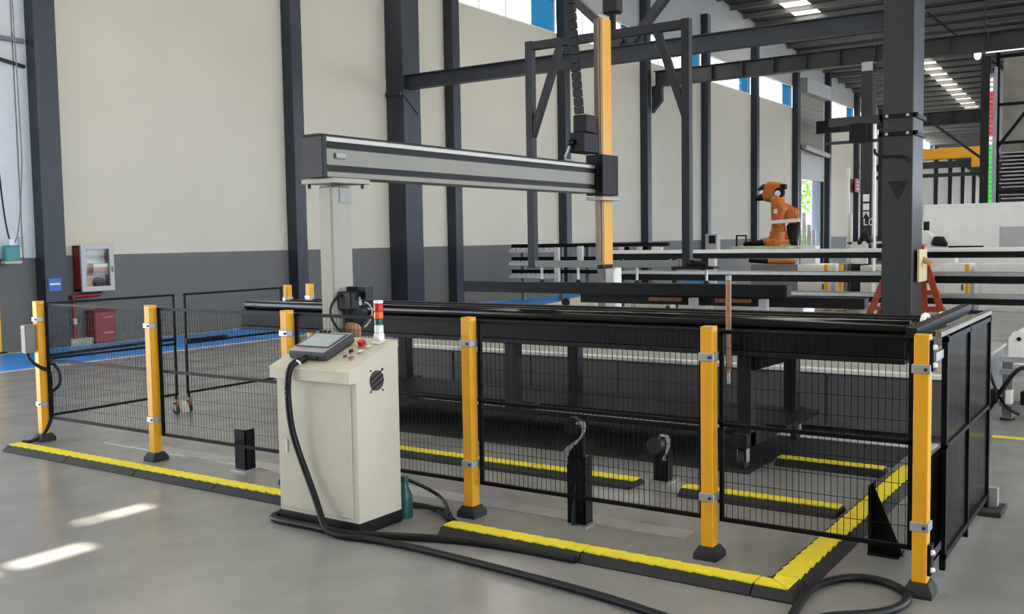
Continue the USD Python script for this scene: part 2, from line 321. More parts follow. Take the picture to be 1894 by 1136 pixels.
# ================================================================== big steel frame
b1 = thing('frame_column', 'big dark steel column against the white wall carrying the overhead beam', 'column', (17.8, 15.1, 0), 'main steel columns')
part(b1, 'column_body', MB().box(17.8, 18.42, 14.87, 15.38, 0, 10.3, .008), steel_navy)
part(b1, 'bracket', MB().box(17.72, 17.8, 14.9, 15.35, 5.0, 5.08).prism([(17.8, 5.0), (18.3, 5.0), (18.3, 4.6)], 14.85, 14.88, 'y'), steel_navy)
b2 = thing('frame_column', 'big dark column with black triangle mark behind the black roller bed', 'column', (17.8, 4, 0), 'main steel columns')
part(b2, 'column_body', MB().box(17.8, 18.6, 3.74, 4.24, 0, 9.74, .01), steel_dark)
part(b2, 'triangle_mark', MB().prism([(4.14, 2.53), (3.82, 2.53), (3.98, 2.20)], 17.792, 17.802, 'x'), black_plastic, 'black downward triangle')
for z in (3.30, 3.60):
    s_ = part(b2, 'strap', MB().box(17.76, 17.80, 3.66, 4.30, z, z+.07).box(17.76, 18.65, 3.70, 3.74, z, z+.07).box(17.76, 18.65, 4.24, 4.28, z, z+.07), steel_black)
    for y in (3.82, 4.16): part(s_, 'bolt', MB().cyl((17.735, y, z+.035), (17.765, y, z+.035), .028, n=10), galv)
part(b2, 'cable', MB().tube([(17.78, 4.36, 3.1), (17.76, 4.25, 2.97), (17.74, 4.0, 2.95), (17.75, 3.85, 2.93), (17.77, 3.78, 2.84)], .022, 8, 6), black_plastic)
br = thing('bracket_arm', 'dark horizontal arm with control box beside the marked column', 'bracket', (17.7, 4.8, 3.5))
part(br, 'arm', MB().box(17.76, 17.9, 4.281, 5.15, 3.54, 3.68), steel_dark); part(br, 'control_box', MB().box(17.6, 17.95, 4.45, 4.75, 3.22, 3.54, .01), steel_black); part(br, 'rail', MB().box(17.76, 17.82, 4.30, 5.2, 3.22, 3.27), steel_dark)
t = thing('overhead_beam', 'long dark beam between the two big steel columns', 'beam', (17.9, 9.5, 5.2))
part(t, 'beam_body', MB().ibeam((17.95, 4.24, 5.30), (17.95, 14.87, 5.30), .32, .24), steel_navy)
t = thing('roof_brace', 'pair of slanting roof braces meeting above the yellow lifting axis', 'brace', (17.95, 9.5, 5.5))
part(t, 'brace', MB().bar((17.95, 9.3, 5.5), (17.95, 14.2, 10.15), .16), steel_navy); part(t, 'brace', MB().bar((17.95, 9.1, 5.5), (17.95, 4.6, 10.2), .16), steel_navy); part(t, 'gusset', MB().box(17.93, 17.97, 8.85, 9.55, 5.46, 5.8), steel_navy)
for lab, y in (('long dark rafter over the marked column under the roof', 4.0), ('dark rafter near the open side of the hall', -8.0)):
    t = thing('rafter', lab, 'beam', (50, y, 10))
    m = MB(); m.ibeam((X0+.3, y, roofz(X0)-.35), (37, y, roofz(37)-.35), .6, .25); m.ibeam((37, y, roofz(37)-.35), (X1, y, roofz(X1)-.35), .6, .25); part(t, 'rafter_body', m, steel_dark)
for (x, ya, yb, z, dep, lab) in ((31.6, 15.1, -6, 7.08, .52, 'ribbed crane beam crossing behind the orange robot'), (50.0, 15.1, -6, 6.95, .6, 'far ribbed crane beam below the lit roof strip'), (25.2, 3.2, -8, 7.6, .6, 'ribbed beam high above the white machine enclosure')):
    t = thing('crane_beam', lab, 'beam', (x, (ya+yb)/2, z)); part(t, 'beam_body', MB().ibeam((x, ya, z), (x, yb, z), dep, .32, ribs=1.05, ribt=.03), steel_dark)
t = thing('crane_column', 'slim dark column with white stickers and arrow', 'column', (31.35, 7.9, 0))
part(t, 'column_body', MB().box(31.25, 31.7, 7.74, 8.08, 0, 6.8, .006), steel_dark); part(t, 'cap', MB().box(31.2, 31.7, 7.74, 8.06, 6.55, 6.82), galv)
for z, h in ((2.62, .22), (2.36, .2)): part(t, 'sticker', MB().box(31.238, 31.25, 7.81, 8.0, z, z+h), white_plastic, 'pale square sticker')
part(t, 'arrow', MB().prism([(8.0, 2.12), (8.0, 2.32), (7.81, 2.32), (7.81, 2.12), (7.905, 2.27)], 31.238, 31.25, 'x'), white_paint, 'white sign with dark arrow')
tx = meshkit.text_mesh('L0', .2, .008, bold=True); v = np.array(tx.vertices)
part(t, 'lettering', (np.stack([31.24-v[:, 2], 8.0-v[:, 0], 1.9+v[:, 1]], 1), tx.faces), white_paint, 'white characters', smooth=False)
t = thing('braced_column', 'dark braced column beside the glowing light strip', 'column', (40, 5.9, 0))
part(t, 'column_body', MB().box(40, 40.35, 5.76, 6.08, 0, 8.0), steel_dark)
for a, b in (((40.2, 5.9, 7.9), (40.2, 4.6, 7.1)), ((40.2, 5.9, 7.9), (40.2, 8.0, 9.9)), ((40.2, 5.8, 5.0), (40.2, 3.2, 7.6)), ((40.2, 6.0, 4.3), (40.2, 8.3, 6.2))): part(t, 'brace', MB().bar(a, b, .09), steel_dark)
t = thing('bracket_column', 'short dark corbel with a hook on the wall behind the goalpost lifter', 'bracket', (31.3, 15, 6))
part(t, 'corbel', MB().box(31.31, 31.5, 14.75, 15.11, 6.3, 6.8).prism([(14.75, 6.3), (15.11, 6.3), (15.11, 5.9)], 31.31, 31.5, 'x'), steel_dark)
t = thing('travelling_crane', 'yellow travelling crane girder far down the hall', 'crane', (60, 9, 6))
part(t, 'girder', MB().box(60, 60.5, 3, 12.7, 5.75, 6.35, .02), yellow_post); part(t, 'runway', MB().box(59.9, 60.2, 3, 15.1, 5.25, 5.6), steel_dark); part(t, 'runway', MB().box(59.9, 60.2, 3, 15.1, 4.75, 4.95), steel_dark); part(t, 'hoist', MB().box(59.7, 60, 8.9, 9.5, 5.2, 5.75, .03), yellow_post)
part(t, 'pendant', MB().box(59.8, 60.1, 8.6, 9.0, 3.0, 4.7).box(59.75, 60.1, 8.3, 8.8, 3.6, 4.0), steel_black); part(t, 'cover', MB().box(59.7, 60.0, 8.0, 8.5, 2.3, 3.0), magenta)
t = thing('strip_lamp', 'bright strip lamp with round floodlight beneath the roof', 'lamp', (33, 4.4, 7))
part(t, 'tube', MB().cyl((33, 4.9, 7.02), (33, 3.0, 7.03), .045), lamp_em); part(t, 'floodlight', MB().ball((33, 5.12, 6.95), .11, (.6, 1, 1.3)), lamp_em); part(t, 'housing', MB().box(32.95, 33.05, 3.0, 5.2, 7.08, 7.14), galv); part(t, 'hanger', MB().box(32.98, 33.02, 3.4, 3.44, 7.14, roofz(33)), steel_dark); part(t, 'hanger', MB().box(32.98, 33.02, 4.9, 4.94, 7.14, roofz(33)), steel_dark)
t = thing('storage_tower', 'tall bronze storage tower filled with thin grey trays', 'rack', (36.5, 4, 0))
part(t, 'back_panel', MB().box(37.4, 37.5, 1.6, 5.0, 0, 7.5), tower_bronze)
for y in (5.0, 3.55, 2.0): part(t, 'upright', MB().box(36.2, 36.35, y-.05, y+.05, 0, 7.6), steel_black)
for z in (7.3, 5.75, 4.5, 2.9): part(t, 'rail', MB().box(36.2, 36.3, 1.6, 5.0, z, z+.09), steel_black)
part(t, 'brace', MB().bar((36.18, 5.05, 4.3), (36.18, 3.2, 6.8), .09), steel_black)
part(t, 'edge_board', MB().box(36.0, 37.4, 5.0, 5.08, 0, 7.0), light_grey)
for k in range(15): z = 2.45+k*.125; part(t, 'tray', MB().box(36.3, 37.3, 1.7, 4.93-.04*(k % 3), z, z+.045), tray_grey)
t = thing('light_strip', 'vertical signal light strip from white and red to green', 'light', (35.98, 5.15, 2.5))
for k in range(26):
    z = 2.6+k*.158; part(t, 'segment', MB().box(35.96, 36.0, 5.11, 5.19, z, z+.09), led_green if k < 12 else (led_white if k in (12, 13) or k > 22 else led_red))
part(t, 'backing', MB().box(36.0, 36.04, 5.085, 5.21, 2.5, 6.8), light_grey)
# ================================================================== floor paint and things by the wall
obj('blue_walkway', MB().box(X0, 40, 12.95, 15.02, 0, .003), floor_blue, 'blue painted walkway strip along the wall', 'floor marking', loc=(13, 14, 0))
obj('walkway_line', MB().box(X0, 40, 12.84, 12.95, 0, .0035), floor_lines, 'pale border line on the machine side of the blue walkway', 'floor marking', loc=(13, 12.9, 0))
obj('walkway_line', MB().box(X0, 40, 15.02, 15.12, 0, .0035), floor_lines, 'pale border line on the wall side of the blue walkway', 'floor marking', loc=(13, 15.07, 0))
t = thing('hose_cabinet', 'red fire hose cabinet with white framed glass door', 'cabinet', (10, 15.3, .9))
part(t, 'box', MB().box(9.71, 10.30, 15.375, 15.388, .9, 1.66).box(9.71, 9.73, 15.17, 15.385, .9, 1.66).box(10.28, 10.30, 15.17, 15.385, .9, 1.66).box(9.71, 10.30, 15.17, 15.385, 1.64, 1.66).box(9.71, 10.30, 15.17, 15.385, .9, .92), red_paint)
part(t, 'door_frame', MB().prism([(9.70, .89), (10.31, .89), (10.31, 1.67), (9.70, 1.67)], 15.13, 15.17, 'y', holes=[[(9.78, .97), (10.23, .97), (10.23, 1.60), (9.78, 1.60)]]), M('frame_grey', (.47, .46, .45), .45))
part(t, 'glass', MB().box(9.78, 10.23, 15.148, 15.153, .97, 1.60), cab_glass)
part(t, 'lining', MB().box(9.73, 10.28, 15.355, 15.372, .92, 1.64), white_paint); part(t, 'shelf', MB().box(9.94, 10.275, 15.2, 15.35, 1.165, 1.18), white_paint)
part(t, 'handle', MB().box(10.26, 10.28, 15.11, 15.13, 1.2, 1.3), mid_grey)
carton = obj('carton', MB().box(9.95, 10.26, 15.19, 15.34, 1.181, 1.36, .004), M('carton_pink', (.62, .33, .26), .6), 'pink and white carton on the shelf of the hose cabinet', 'box')
obj('carton', MB().box(9.78, 9.93, 15.19, 15.34, .921, 1.14, .004), wood, 'small brown carton at the bottom of the hose cabinet', 'box')
obj('hose_reel', MB().lathe([(.03, 0), (.09, 0), (.09, .02), (.05, .02), (.05, .08), (.09, .08), (.09, .1), (.03, .1)], (10.1, 15.22, 1.03), 20, 'y'), steel_black, 'dark hose reel at the bottom of the hose cabinet', 'hose')
part(carton, 'carton_label', MB().box(9.96, 10.25, 15.18, 15.188, 1.29, 1.345), white_paint, 'white paper strip')
t = thing('fire_pipe', 'red fire water pipe below the hose cabinet', 'pipe', (9.75, 15.25, 0))
part(t, 'riser', MB().tube([(9.62, 15.28, 0.125), (9.62, 15.28, .78)], .035, 12), red_paint); part(t, 'elbow', MB().tube([(9.62, 15.28, .78), (9.68, 15.28, .815), (10.0, 15.28, .82), (10.1, 15.28, .845)], .035, 12, 4), red_paint); part(t, 'coupling', MB().cyl((9.62, 15.28, .35), (9.62, 15.28, .45), .05), galv)
obj('pipe_plinth', MB().box(9.45, 9.86, 15.13, 15.385, 0, .12, .01), plate_grey, 'low grey concrete plinth under the red pipe', 'plinth')
t = thing('extinguisher_box', 'red metal extinguisher box on the floor by the wall', 'box', (10.35, 15.2, 0))
part(t, 'body', MB().box(9.89, 10.29, 15.125, 15.38, 0, .54, .015), red_paint); part(t, 'lid', MB().box(9.88, 10.30, 15.12, 15.385, .541, .565, .008), red_paint)
for z in (.16, .42): part(t, 'text_strip', MB().box(10.06, 10.24, 15.118, 15.126, z, z+.03), M('pale_red', (.5, .2, .2), .5) if z == .16 else '/World/Looks/pale_red', 'pale lettering strip')
t = thing('blue_sign', 'small blue sign with a white stripe on the first wall column', 'sign', (9.2, 15.1, 1))
part(t, 'plate', MB().box(9.09, 9.31, 15.105, 15.119, .93, 1.14, .004), blue_sign); part(t, 'stripe', MB().box(9.11, 9.29, 15.10, 15.106, 1.03, 1.06), white_paint)
t = thing('pendant_control', 'teal pendant control hanging on two cables by the wall', 'controller', (8.5, 15.2, 1.4))
part(t, 'housing', MB().box(8.42, 8.66, 15.12, 15.24, 1.43, 1.68, .02), teal_light); part(t, 'cap', MB().box(8.40, 8.68, 15.11, 15.25, 1.39, 1.44, .01), light_grey); part(t, 'grip', MB().box(8.50, 8.58, 15.15, 15.21, 1.68, 1.78), white_paint)
part(t, 'cable', MB().tube([(8.53, 15.18, 1.76), (8.46, 15.2, 2.3), (8.41, 15.2, 3.2), (8.38, 15.2, 4.6), (8.38, 15.2, 7.5)], .012, 6, 5), black_plastic); part(t, 'cable', MB().tube([(8.55, 15.18, 1.76), (8.70, 15.2, 2.0), (8.78, 15.2, 2.7), (8.80, 15.2, 3.6), (8.74, 15.2, 7.5)], .009, 6, 5), mid_grey)
obj('light_switch', MB().box(8.76, 8.82, 15.34, 15.36, 1.66, 1.82, .004), light_grey, 'small grey switch on the pale door sheets', 'switch')
t = thing('guard_post', 'yellow guard post at the far edge of the door sheets', 'post', (8.4, 15.1, 0))
part(t, 'post_body', MB().box(8.14, 8.30, 15.13, 15.29, .02, 1.5, .015), yellow_post); part(t, 'foot', MB().box(8.09, 8.35, 15.1, 15.32, 0, .02), steel_black)
t = thing('wall_pipe', 'thin dark conduit running level across the pale door sheets', 'pipe', (7, 15.3, 5))
part(t, 'conduit', MB().tube([(5, 15.33, 5.2), (9.0, 15.33, 4.52)], .03, 8), steel_dark); part(t, 'conduit', MB().tube([(4.4, 15.33, 4.95), (9.0, 15.33, 4.92)], .04, 8), mid_grey)
# ================================================================== safety fence
FX = 4.70
fpost = thing('fence_post', 'yellow fence post standing between the console and the loose hose', 'fence post', (FX, 3.47, 0), 'yellow safety fence posts')
def fence_post(t, x, y):
    part(t, 'post_body', MB().box(x-.035, x+.035, y-.033, y+.033, .055, 1.19, .004), yellow_post)
    part(t, 'foot', MB().man(m3.Manifold.hull_points(np.array([(x+sx*a, y+sy*b, z) for sx in (-1, 1) for sy in (-1, 1) for a, b, z in ((.068, .062, 0), (.068, .062, .03), (.046, .042, .066))]))), rubber)
    for z in (.30, 1.02):
        c = part(t, 'clamp', MB().box(x-.042, x+.042, y-.041, y+.041, z, z+.042, .003), galv)
        part(c, 'bolt', MB().cyl((x-.05, y-.02, z+.02), (x-.04, y-.02, z+.02), .008, n=8), steel_dark)
    part(t, 'cap', MB().box(x-.034, x+.034, y-.032, y+.032, 1.19, 1.195), yellow_dull)
fence_post(fpost, FX, 3.47)
dup(fpost, 'fence_post', (FX, 1.958, 0), 'yellow fence post beside the upright copper rod')
dup(fpost, 'fence_post', (FX, 4.995, 0), 'yellow fence post half hidden behind the console')
dup(fpost, 'fence_post', (FX, 6.47, 0), 'yellow fence post in front of the gate on castors')
t = thing('fence_post', 'yellow fence post with the grey junction box and cables', 'fence post', (FX, 7.98, 0), 'yellow safety fence posts'); fence_post(t, FX, 7.98)
dup(fpost, 'fence_post', (7.57, 8.02, 0), 'yellow post at the end of the mesh gate, nearer of two', 90)
dup(fpost, 'fence_post', (7.90, 8.02, 0), 'yellow post just beyond the mesh gate, farther of two', 90)
t = thing('fence_post', 'yellow corner fence post with black hinge plates by the dark gate', 'fence post', (FX, .935, 0), 'yellow safety fence posts'); fence_post(t, FX, .935)
for z in (.10, 1.03):
    c = part(t, 'hinge_plate', MB().box(FX-.03, FX+.03, .885, .900, z, z+.14), steel_black)
    for dz in (.03, .11): part(c, 'bolt', MB().cyl((FX-.032, .885, z+dz), (FX-.02, .875, z+dz), .012, n=8), white_plastic)
def mesh_panel(label, p, q, name='mesh_panel', z0=.2, z1=1.165, zm=.69, pitch=.031, rows=.098, wire=.0024, group='black wire mesh fence panels'):
    """framed wire panel between two plan points"""
    p, q = np.array([*p, 0.]), np.array([*q, 0.]); d = (q-p)/np.linalg.norm(q-p); L = np.linalg.norm(q-p); nrm = np.array([-d[1], d[0], 0])
    t = thing(name, label, 'fence panel', (p+q)/2, group); w = .02
    at = lambda s, z: p+d*s+np.array([0, 0, z])
    for nm, z in (('top_rail', z1), ('middle_rail', zm), ('bottom_rail', z0)): part(t, nm, MB().bar(at(0, z), at(L, z), w), black_paint)
    for s_ in (w/2, L-w/2): part(t, 'stile', MB().bar(at(s_, z0), at(s_, z1), w), black_paint)
    m = MB(); k = pitch
    while k < L-.015: m.bar(at(k, z0), at(k, z1), wire); k += pitch
    z = z0+rows
    while z < z1-.02: m.bar(at(0, z)+nrm*.003, at(L, z)+nrm*.003, wire); z += rows
    part(t, 'wire_mesh', m, black_paint, kind='stuff', smooth=False); return t
ys = [.935, 1.958, 3.47, 4.995, 6.47, 7.98]
labs = ['wire mesh panel between the corner post and the copper rod', 'wire mesh panel in front of the two cabled sensor posts', 'wire mesh panel directly behind the cream console', 'wire mesh panel just beyond the console on its pendant side', 'wire mesh panel ending at the grey junction box']
for a, b, l in zip(ys[:-1], ys[1:], labs): mesh_panel(l, (FX+.035, a+.045), (FX+.035, b-.045), wire=.0024 if b < 4 else .0017)
t = mesh_panel('mesh gate leaf nearer the junction box, on a castor', (FX+.06, 8.04), (6.11, 8.04), 'gate_leaf', group='mesh gate leaves', wire=.0013); CA = t
def castor(t, x, y):
    part(t, 'castor_leg', MB().box(x-.01, x+.01, y-.01, y+.01, .15, .2), black_paint)
    c = part(t, 'castor', MB().lathe([(.012, -.012), (.042, -.012), (.045, 0), (.042, .012), (.012, .012)], (x, y, .045), 18, 'x'), rubber)
    part(c, 'fork', MB().box(x-.02, x-.014, y-.02, y+.02, .04, .12).box(x+.014, x+.02, y-.02, y+.02, .04, .12).box(x-.02, x+.02, y-.02, y+.02, .105, .15), copper)
castor(t, 6.09, 8.04)
t2 = mesh_panel('mesh gate leaf farther from the junction box, on a castor', (6.22, 8.04), (7.50, 8.04), 'gate_leaf', group='mesh gate leaves', wire=.0013); castor(t2, 6.24, 8.04)
part(t2, 'stop_wedge', MB().prism([(6.12, .012), (6.22, .012), (6.19, .12), (6.15, .12)], 8.0, 8.03, 'y'), white_warm); part(t2, 'latch', MB().box(6.2, 6.7, 7.99, 8.03, .68, .73), steel_black); part(CA, 'handle_bar', MB().bar((4.78, 8.01, .72), (6.08, 8.01, .74), .025), steel_black)
t = thing('junction_box', 'grey junction box with black glands on the end fence post', 'control box', (4.62, 8, .7))
part(t, 'box', MB().box(4.565, 4.655, 7.965, 8.035, .76, 1.0, .006), mid_grey)
for k in range(5): part(t, 'gland', MB().cyl((4.60, 8.035, .79+k*.045), (4.60, 8.075, .79+k*.045), .016, n=10), black_plastic)
part(t, 'cable', MB().tube([(4.60, 8.0, .76), (4.62, 7.96, .68), (4.70, 7.935, .62), (4.75, 7.93, .55), (4.75, 7.93, .3), (4.73, 7.935, .16), (4.66, 7.96, .05), (4.52, 8.02, .02)], .014, 8, 6), black_plastic)
part(t, 'cable', MB().tube([(4.75, 7.92, .66), (4.80, 7.88, .58), (4.79, 7.88, .47), (4.74, 7.91, .42), (4.75, 7.93, .3)], .013, 8, 6), black_plastic)
# dark gate on the right
t = thing('dark_gate', 'smoked black sheet gate beside the yellow corner post', 'gate', (5.6, .9, 0))
part(t, 'sheet', MB().box(5.02, 6.3, .895, .901, .10, 1.13), smoke); part(t, 'top_rail', MB().box(4.86, 6.33, .885, .915, 1.165, 1.195, .004), alu_bright)
for nm, bx in (('stile', (5.0, 5.03)), ('stile', (5.62, 5.64)), ('stile', (6.30, 6.33))): part(t, nm, MB().box(bx[0], bx[1], .885, .911, .03, 1.164), black_paint)
part(t, 'bottom_rail', MB().box(5.0, 6.33, .885, .911, .08, .11), black_paint); part(t, 'middle_rail', MB().box(5.0, 6.33, .885, .911, .62, .64), black_paint); part(t, 'upper_rail', MB().box(5.0, 6.33, .885, .911, 1.13, 1.155), black_paint)
part(t, 'filler_sheet', MB().box(4.745, 4.998, .904, .908, .12, .63), smoke); part(t, 'hinge', MB().box(4.742, 4.99, .90, .92, 1.06, 1.10), galv); part(t, 'filler_sheet', MB().box(4.745, 4.998, .904, .908, .12, .63), smoke); part(t, 'hinge', MB().box(4.742, 4.99, .90, .92, .14, .18), steel_dark); part(t, 'back_rail', MB().bar((4.86, 1.02, 1.18), (6.33, 1.02, 1.20), .05), charcoal); part(t, 'tie', MB().box(6.29, 6.33, .915, 1.0, 1.17, 1.19).box(4.87, 4.91, .915, 1.0, 1.17, 1.19), steel_dark)
t = thing('floor_stand', 'black floor stand under the far end of the dark gate', 'stand', (6.32, .9, 0))
part(t, 'foot', MB().box(6.2, 6.45, .80, 1.0, 0, .03, .006), rubber); part(t, 'bracket', MB().box(6.335, 6.40, .84, .96, .03, .14), galv)
# ================================================================== cable ramps (segments)
def ramp(label, along, c0, a0, a1, w=.20, lid=.096, n=None, group='yellow topped cable ramps'):
    """cable protector: along 'y' or 'x', centre line c0 on the other axis, from a0 to a1"""
    L = a1-a0; k = max(1, round(L/.9)); step = L/k
    for i in range(k):
        b0, b1 = a0+i*step+.004, a0+(i+1)*step-.004
        poly = [(-w/2, 0), (w/2, 0), (w/2, .008), (lid/2+.012, .044), (-lid/2-.012, .044), (-w/2, .008)]
        mb, lm = MB(), MB(); sw = (lambda v: v) if along == 'y' else (lambda v: v[:, [1, 0, 2]])
        q = MB().prism([(c0+x, z) for x, z in poly], b0, b1, 'y'); v, f = q.done(); mb.add(sw(v), f if along == 'y' else f[:, ::-1])
        nt, e1, e2 = 9, [], []
        for j in range(nt):
            s0, s1 = b0+(b1-b0)*j/nt, b0+(b1-b0)*(j+1)/nt
            e1 += [(c0-lid/2-.007, s0), (c0-lid/2+.004, s1)]; e2 += [(c0+lid/2+.007, s0), (c0+lid/2-.004, s1)]
        q = MB().prism(e1+e2[::-1], .044, .052, 'z'); v, f = q.done(); lm.add(sw(v), f if along == 'y' else f[:, ::-1])
        mid = (c0, (b0+b1)/2, 0) if along == 'y' else ((b0+b1)/2, c0, 0)
        lb = label if k == 1 else f'{label}, {ORD[i]} piece of {"two three four five six".split()[k-2]}'
        t = thing('cable_ramp', lb, 'cable ramp', mid, group)
        part(t, 'body', mb, rubber); part(t, 'lid', lm, yellow_lid, 'yellow lid')
        for s_ in (.25, .75):
            y = b0+(b1-b0)*s_; X = c0-w/2+.035
            part(t, 'screw', MB().cyl(*(((X, y, .018), (X-.006, y, .026)) if along == 'y' else ((y, X, .018), (y, X-.006, .026))), .012, n=8), black_plastic)
ramp('yellow topped cable ramp before the fence, console to junction box', 'y', 4.37, 4.46, 7.87)
ramp('yellow topped cable ramp before the fence, corner to console', 'y', 4.37, 1.585, 3.40)
ramp('yellow topped cable ramp running away under the fence corner', 'x', 1.478, 4.485, 7.08, lid=.105, w=.21)
ramp('yellow topped cable ramp in the pen below the sensor posts', 'y', 5.82, 2.93, 6.2, w=.22, lid=.09)
ramp('short yellow topped cable ramp in the pen nearer the fence corner', 'y', 5.82, 1.60, 2.60, w=.22, lid=.09)
ramp('short yellow topped cable ramp under the far castors of the bed', 'y', 6.95, 1.62, 2.36, w=.22, lid=.09)
t = thing('ramp_corner', 'yellow topped corner piece where the cable ramps meet', 'cable ramp', (4.37, 1.478, 0))
part(t, 'body', MB().man(m3.Manifold.hull_points(np.array([(x, y, z) for x, y, z in ((4.27, 1.373, 0), (4.48, 1.373, 0), (4.48, 1.58, 0), (4.27, 1.58, 0), (4.27, 1.373, .01), (4.48, 1.373, .01), (4.48, 1.58, .01), (4.27, 1.58, .01), (4.31, 1.415, .044), (4.48, 1.415, .044), (4.48, 1.54, .044), (4.31, 1.58, .044), (4.43, 1.58, .044))]))), rubber)
part(t, 'lid', MB().prism([(4.324, 1.426), (4.418, 1.525), (4.48, 1.53), (4.48, 1.427)], .044, .052), yellow_lid); part(t, 'lid', MB().prism([(4.320, 1.430), (4.321, 1.58), (4.419, 1.58), (4.415, 1.530)], .044, .052), yellow_lid)
obj('floor_plate', MB().box(4.90, 5.06, 4.3, 7.45, 0, .006), galv, 'long galvanised floor plate inside the fence by the short post', 'floor plate'); obj('floor_plate', MB().box(4.90, 5.06, 2.2, 4.29, 0, .006), galv, 'long galvanised floor plate inside the fence by the tall sensor post', 'floor plate')
# ================================================================== console
t = thing('control_console', 'cream metal control console with sloping top', 'cabinet', (4.2, 4.08, 0)); CY0, CY1 = 3.765, 4.395
part(t, 'plinth', MB().box(4.03, 4.40, CY0-.008, CY1+.008, 0, .07, .004), black_plastic)
part(t, 'body', MB().prism([(4.04, .07), (4.40, .07), (4.40, 1.07), (4.37, 1.07), (3.985, .925), (3.985, .865), (4.04, .865)], CY0, CY1, 'y'), cab_cream, smooth=False)
part(t, 'door', MB().box(4.034, 4.04, CY0+.04, CY1-.04, .09, .855, .003), cab_cream)
part(t, 'top_sheet', MB().prism([(3.982, .926), (4.372, 1.0725), (4.402, 1.0725), (4.402, 1.076), (4.37, 1.076), (3.982, .930)], CY0-.004, CY1+.004, 'y'), cab_cream, smooth=False)
part(t, 'lock', MB().box(4.028, 4.034, 4.31, 4.33, .42, .50, .002), galv)
fan = part(t, 'fan', MB().lathe([(.0, 0), (.056, 0), (.058, .004), (.058, .006)], (4.21, CY0-.0062, .86), 28, 'y'), M('fan_brown', (.05, .035, .03), .5))
for k in range(3): part(fan, 'grille_bar', MB().bar((4.16, CY0-.008, .83+.03*k-.02), (4.26, CY0-.008, .86+.03*k), .004), steel_black)
for dx in (-.05, .05):
    for dz in (-.06, .06): part(t, 'screw', MB().cyl((4.21+dx, CY0-.004, .86+dz), (4.21+dx, CY0, .86+dz), .006, n=8), steel_dark)
SL = math.atan2(.146, .39); E1 = np.array([math.cos(SL), 0, math.sin(SL)]); EN = np.array([-math.sin(SL), 0, math.cos(SL)]); O = np.array([3.982, 0, .932])
def slope(u, y, n): return O+E1*u+np.array([0, y, 0])+EN*n
def slope_box(mb, u0, u1, y0, y1, n0, n1, c=0):
    q = MB().box(u0, u1, y0, y1, n0, n1, c); v, f = q.done(); return mb.add(np.array([slope(a, b, d) for a, b, d in v]), f)
def slope_cyl(mb, u, y, n0, n1, r, r2=None, k=16): return mb.cyl(slope(u, y, n0), slope(u, y, n1), r, r2, k)
p = thing('teach_pendant', 'grey teach pendant with pale screen lying on the console', 'tablet', slope(.23, 4.16, 0))
part(p, 'shell', slope_box(MB(), .095, .365, 4.015, 4.315, .003, .055, .012), pend_dark); part(p, 'face', slope_box(MB(), .10, .36, 4.02, 4.31, .0551, .06, .002), pend_light)
part(p, 'screen', slope_box(MB(), .165, .325, 4.045, 4.285, .0601, .063), screen); part(p, 'bezel', slope_box(slope_box(slope_box(slope_box(MB(), .155, .165, 4.035, 4.295, .0601, .064), .325, .335, 4.035, 4.295, .0601, .064), .165, .325, 4.035, 4.045, .0601, .064), .165, .325, 4.285, 4.295, .0601, .064), pend_dark)  # screen is a plain pale blue-grey colour and does not glow
for k in range(3): part(p, 'key', slope_cyl(MB(), .352, 4.20+k*.035, .06, .072, .011), black_plastic)
part(p, 'port', MB().cyl(slope(.094, 4.08, .025), slope(.09, 4.08, .025), .01, n=10), black_plastic)
for nm, u, y, r, h, mt, lab in (('stop_button', .315, 3.925, .024, .035, red_button, 'red mushroom stop button'), ('push_button', .155, 3.875, .015, .014, red_button, 'red push button'), ('push_button', .235, 3.872, .014, .014, white_plastic, 'white push button'), ('push_button', .225, 3.935, .014, .02, steel_dark, None), ('push_button', .165, 3.93, .012, .012, green_lens, 'green push button'), ('push_button', .30, 3.87, .013, .012, white_plastic, 'white push button')):
    q = part(t, nm, slope_cyl(MB(), u, y, .008, h, r), mt, lab); part(q, 'collar', slope_cyl(MB(), u, y, 0, .009, r*1.25), galv)
s_ = thing('signal_tower', 'small red, orange and green signal tower on the console', 'signal light', slope(.375, 3.85, 0)); bx, by = 4.337, 3.85
part(s_, 'base_plate', slope_box(MB(), .345, .405, 3.82, 3.88, .002, .008), white_plastic); part(s_, 'joint', MB().cyl((bx, by-.02, 1.10), (bx, by+.02, 1.10), .026).box(bx-.012, bx+.012, by-.018, by+.018, 1.07, 1.135), white_plastic)
for nm, z0, z1, r, mt in (('sleeve', 1.12, 1.165, .027, white_plastic), ('green_lens', 1.166, 1.200, .026, green_lens), ('orange_lens', 1.201, 1.243, .028, orange_lens), ('red_lens', 1.244, 1.289, .029, red_lens), ('cap', 1.29, 1.308, .029, white_plastic)): part(s_, nm, MB().lathe([(r*.9, z0), (r, z0+.003), (r, z1-.003), (r*.9, z1)], (bx, by, 0), 20), mt)
h = thing('console_cable', 'thick black cable from the teach pendant down to the floor hose', 'cable', (3.95, 4.2, 0))
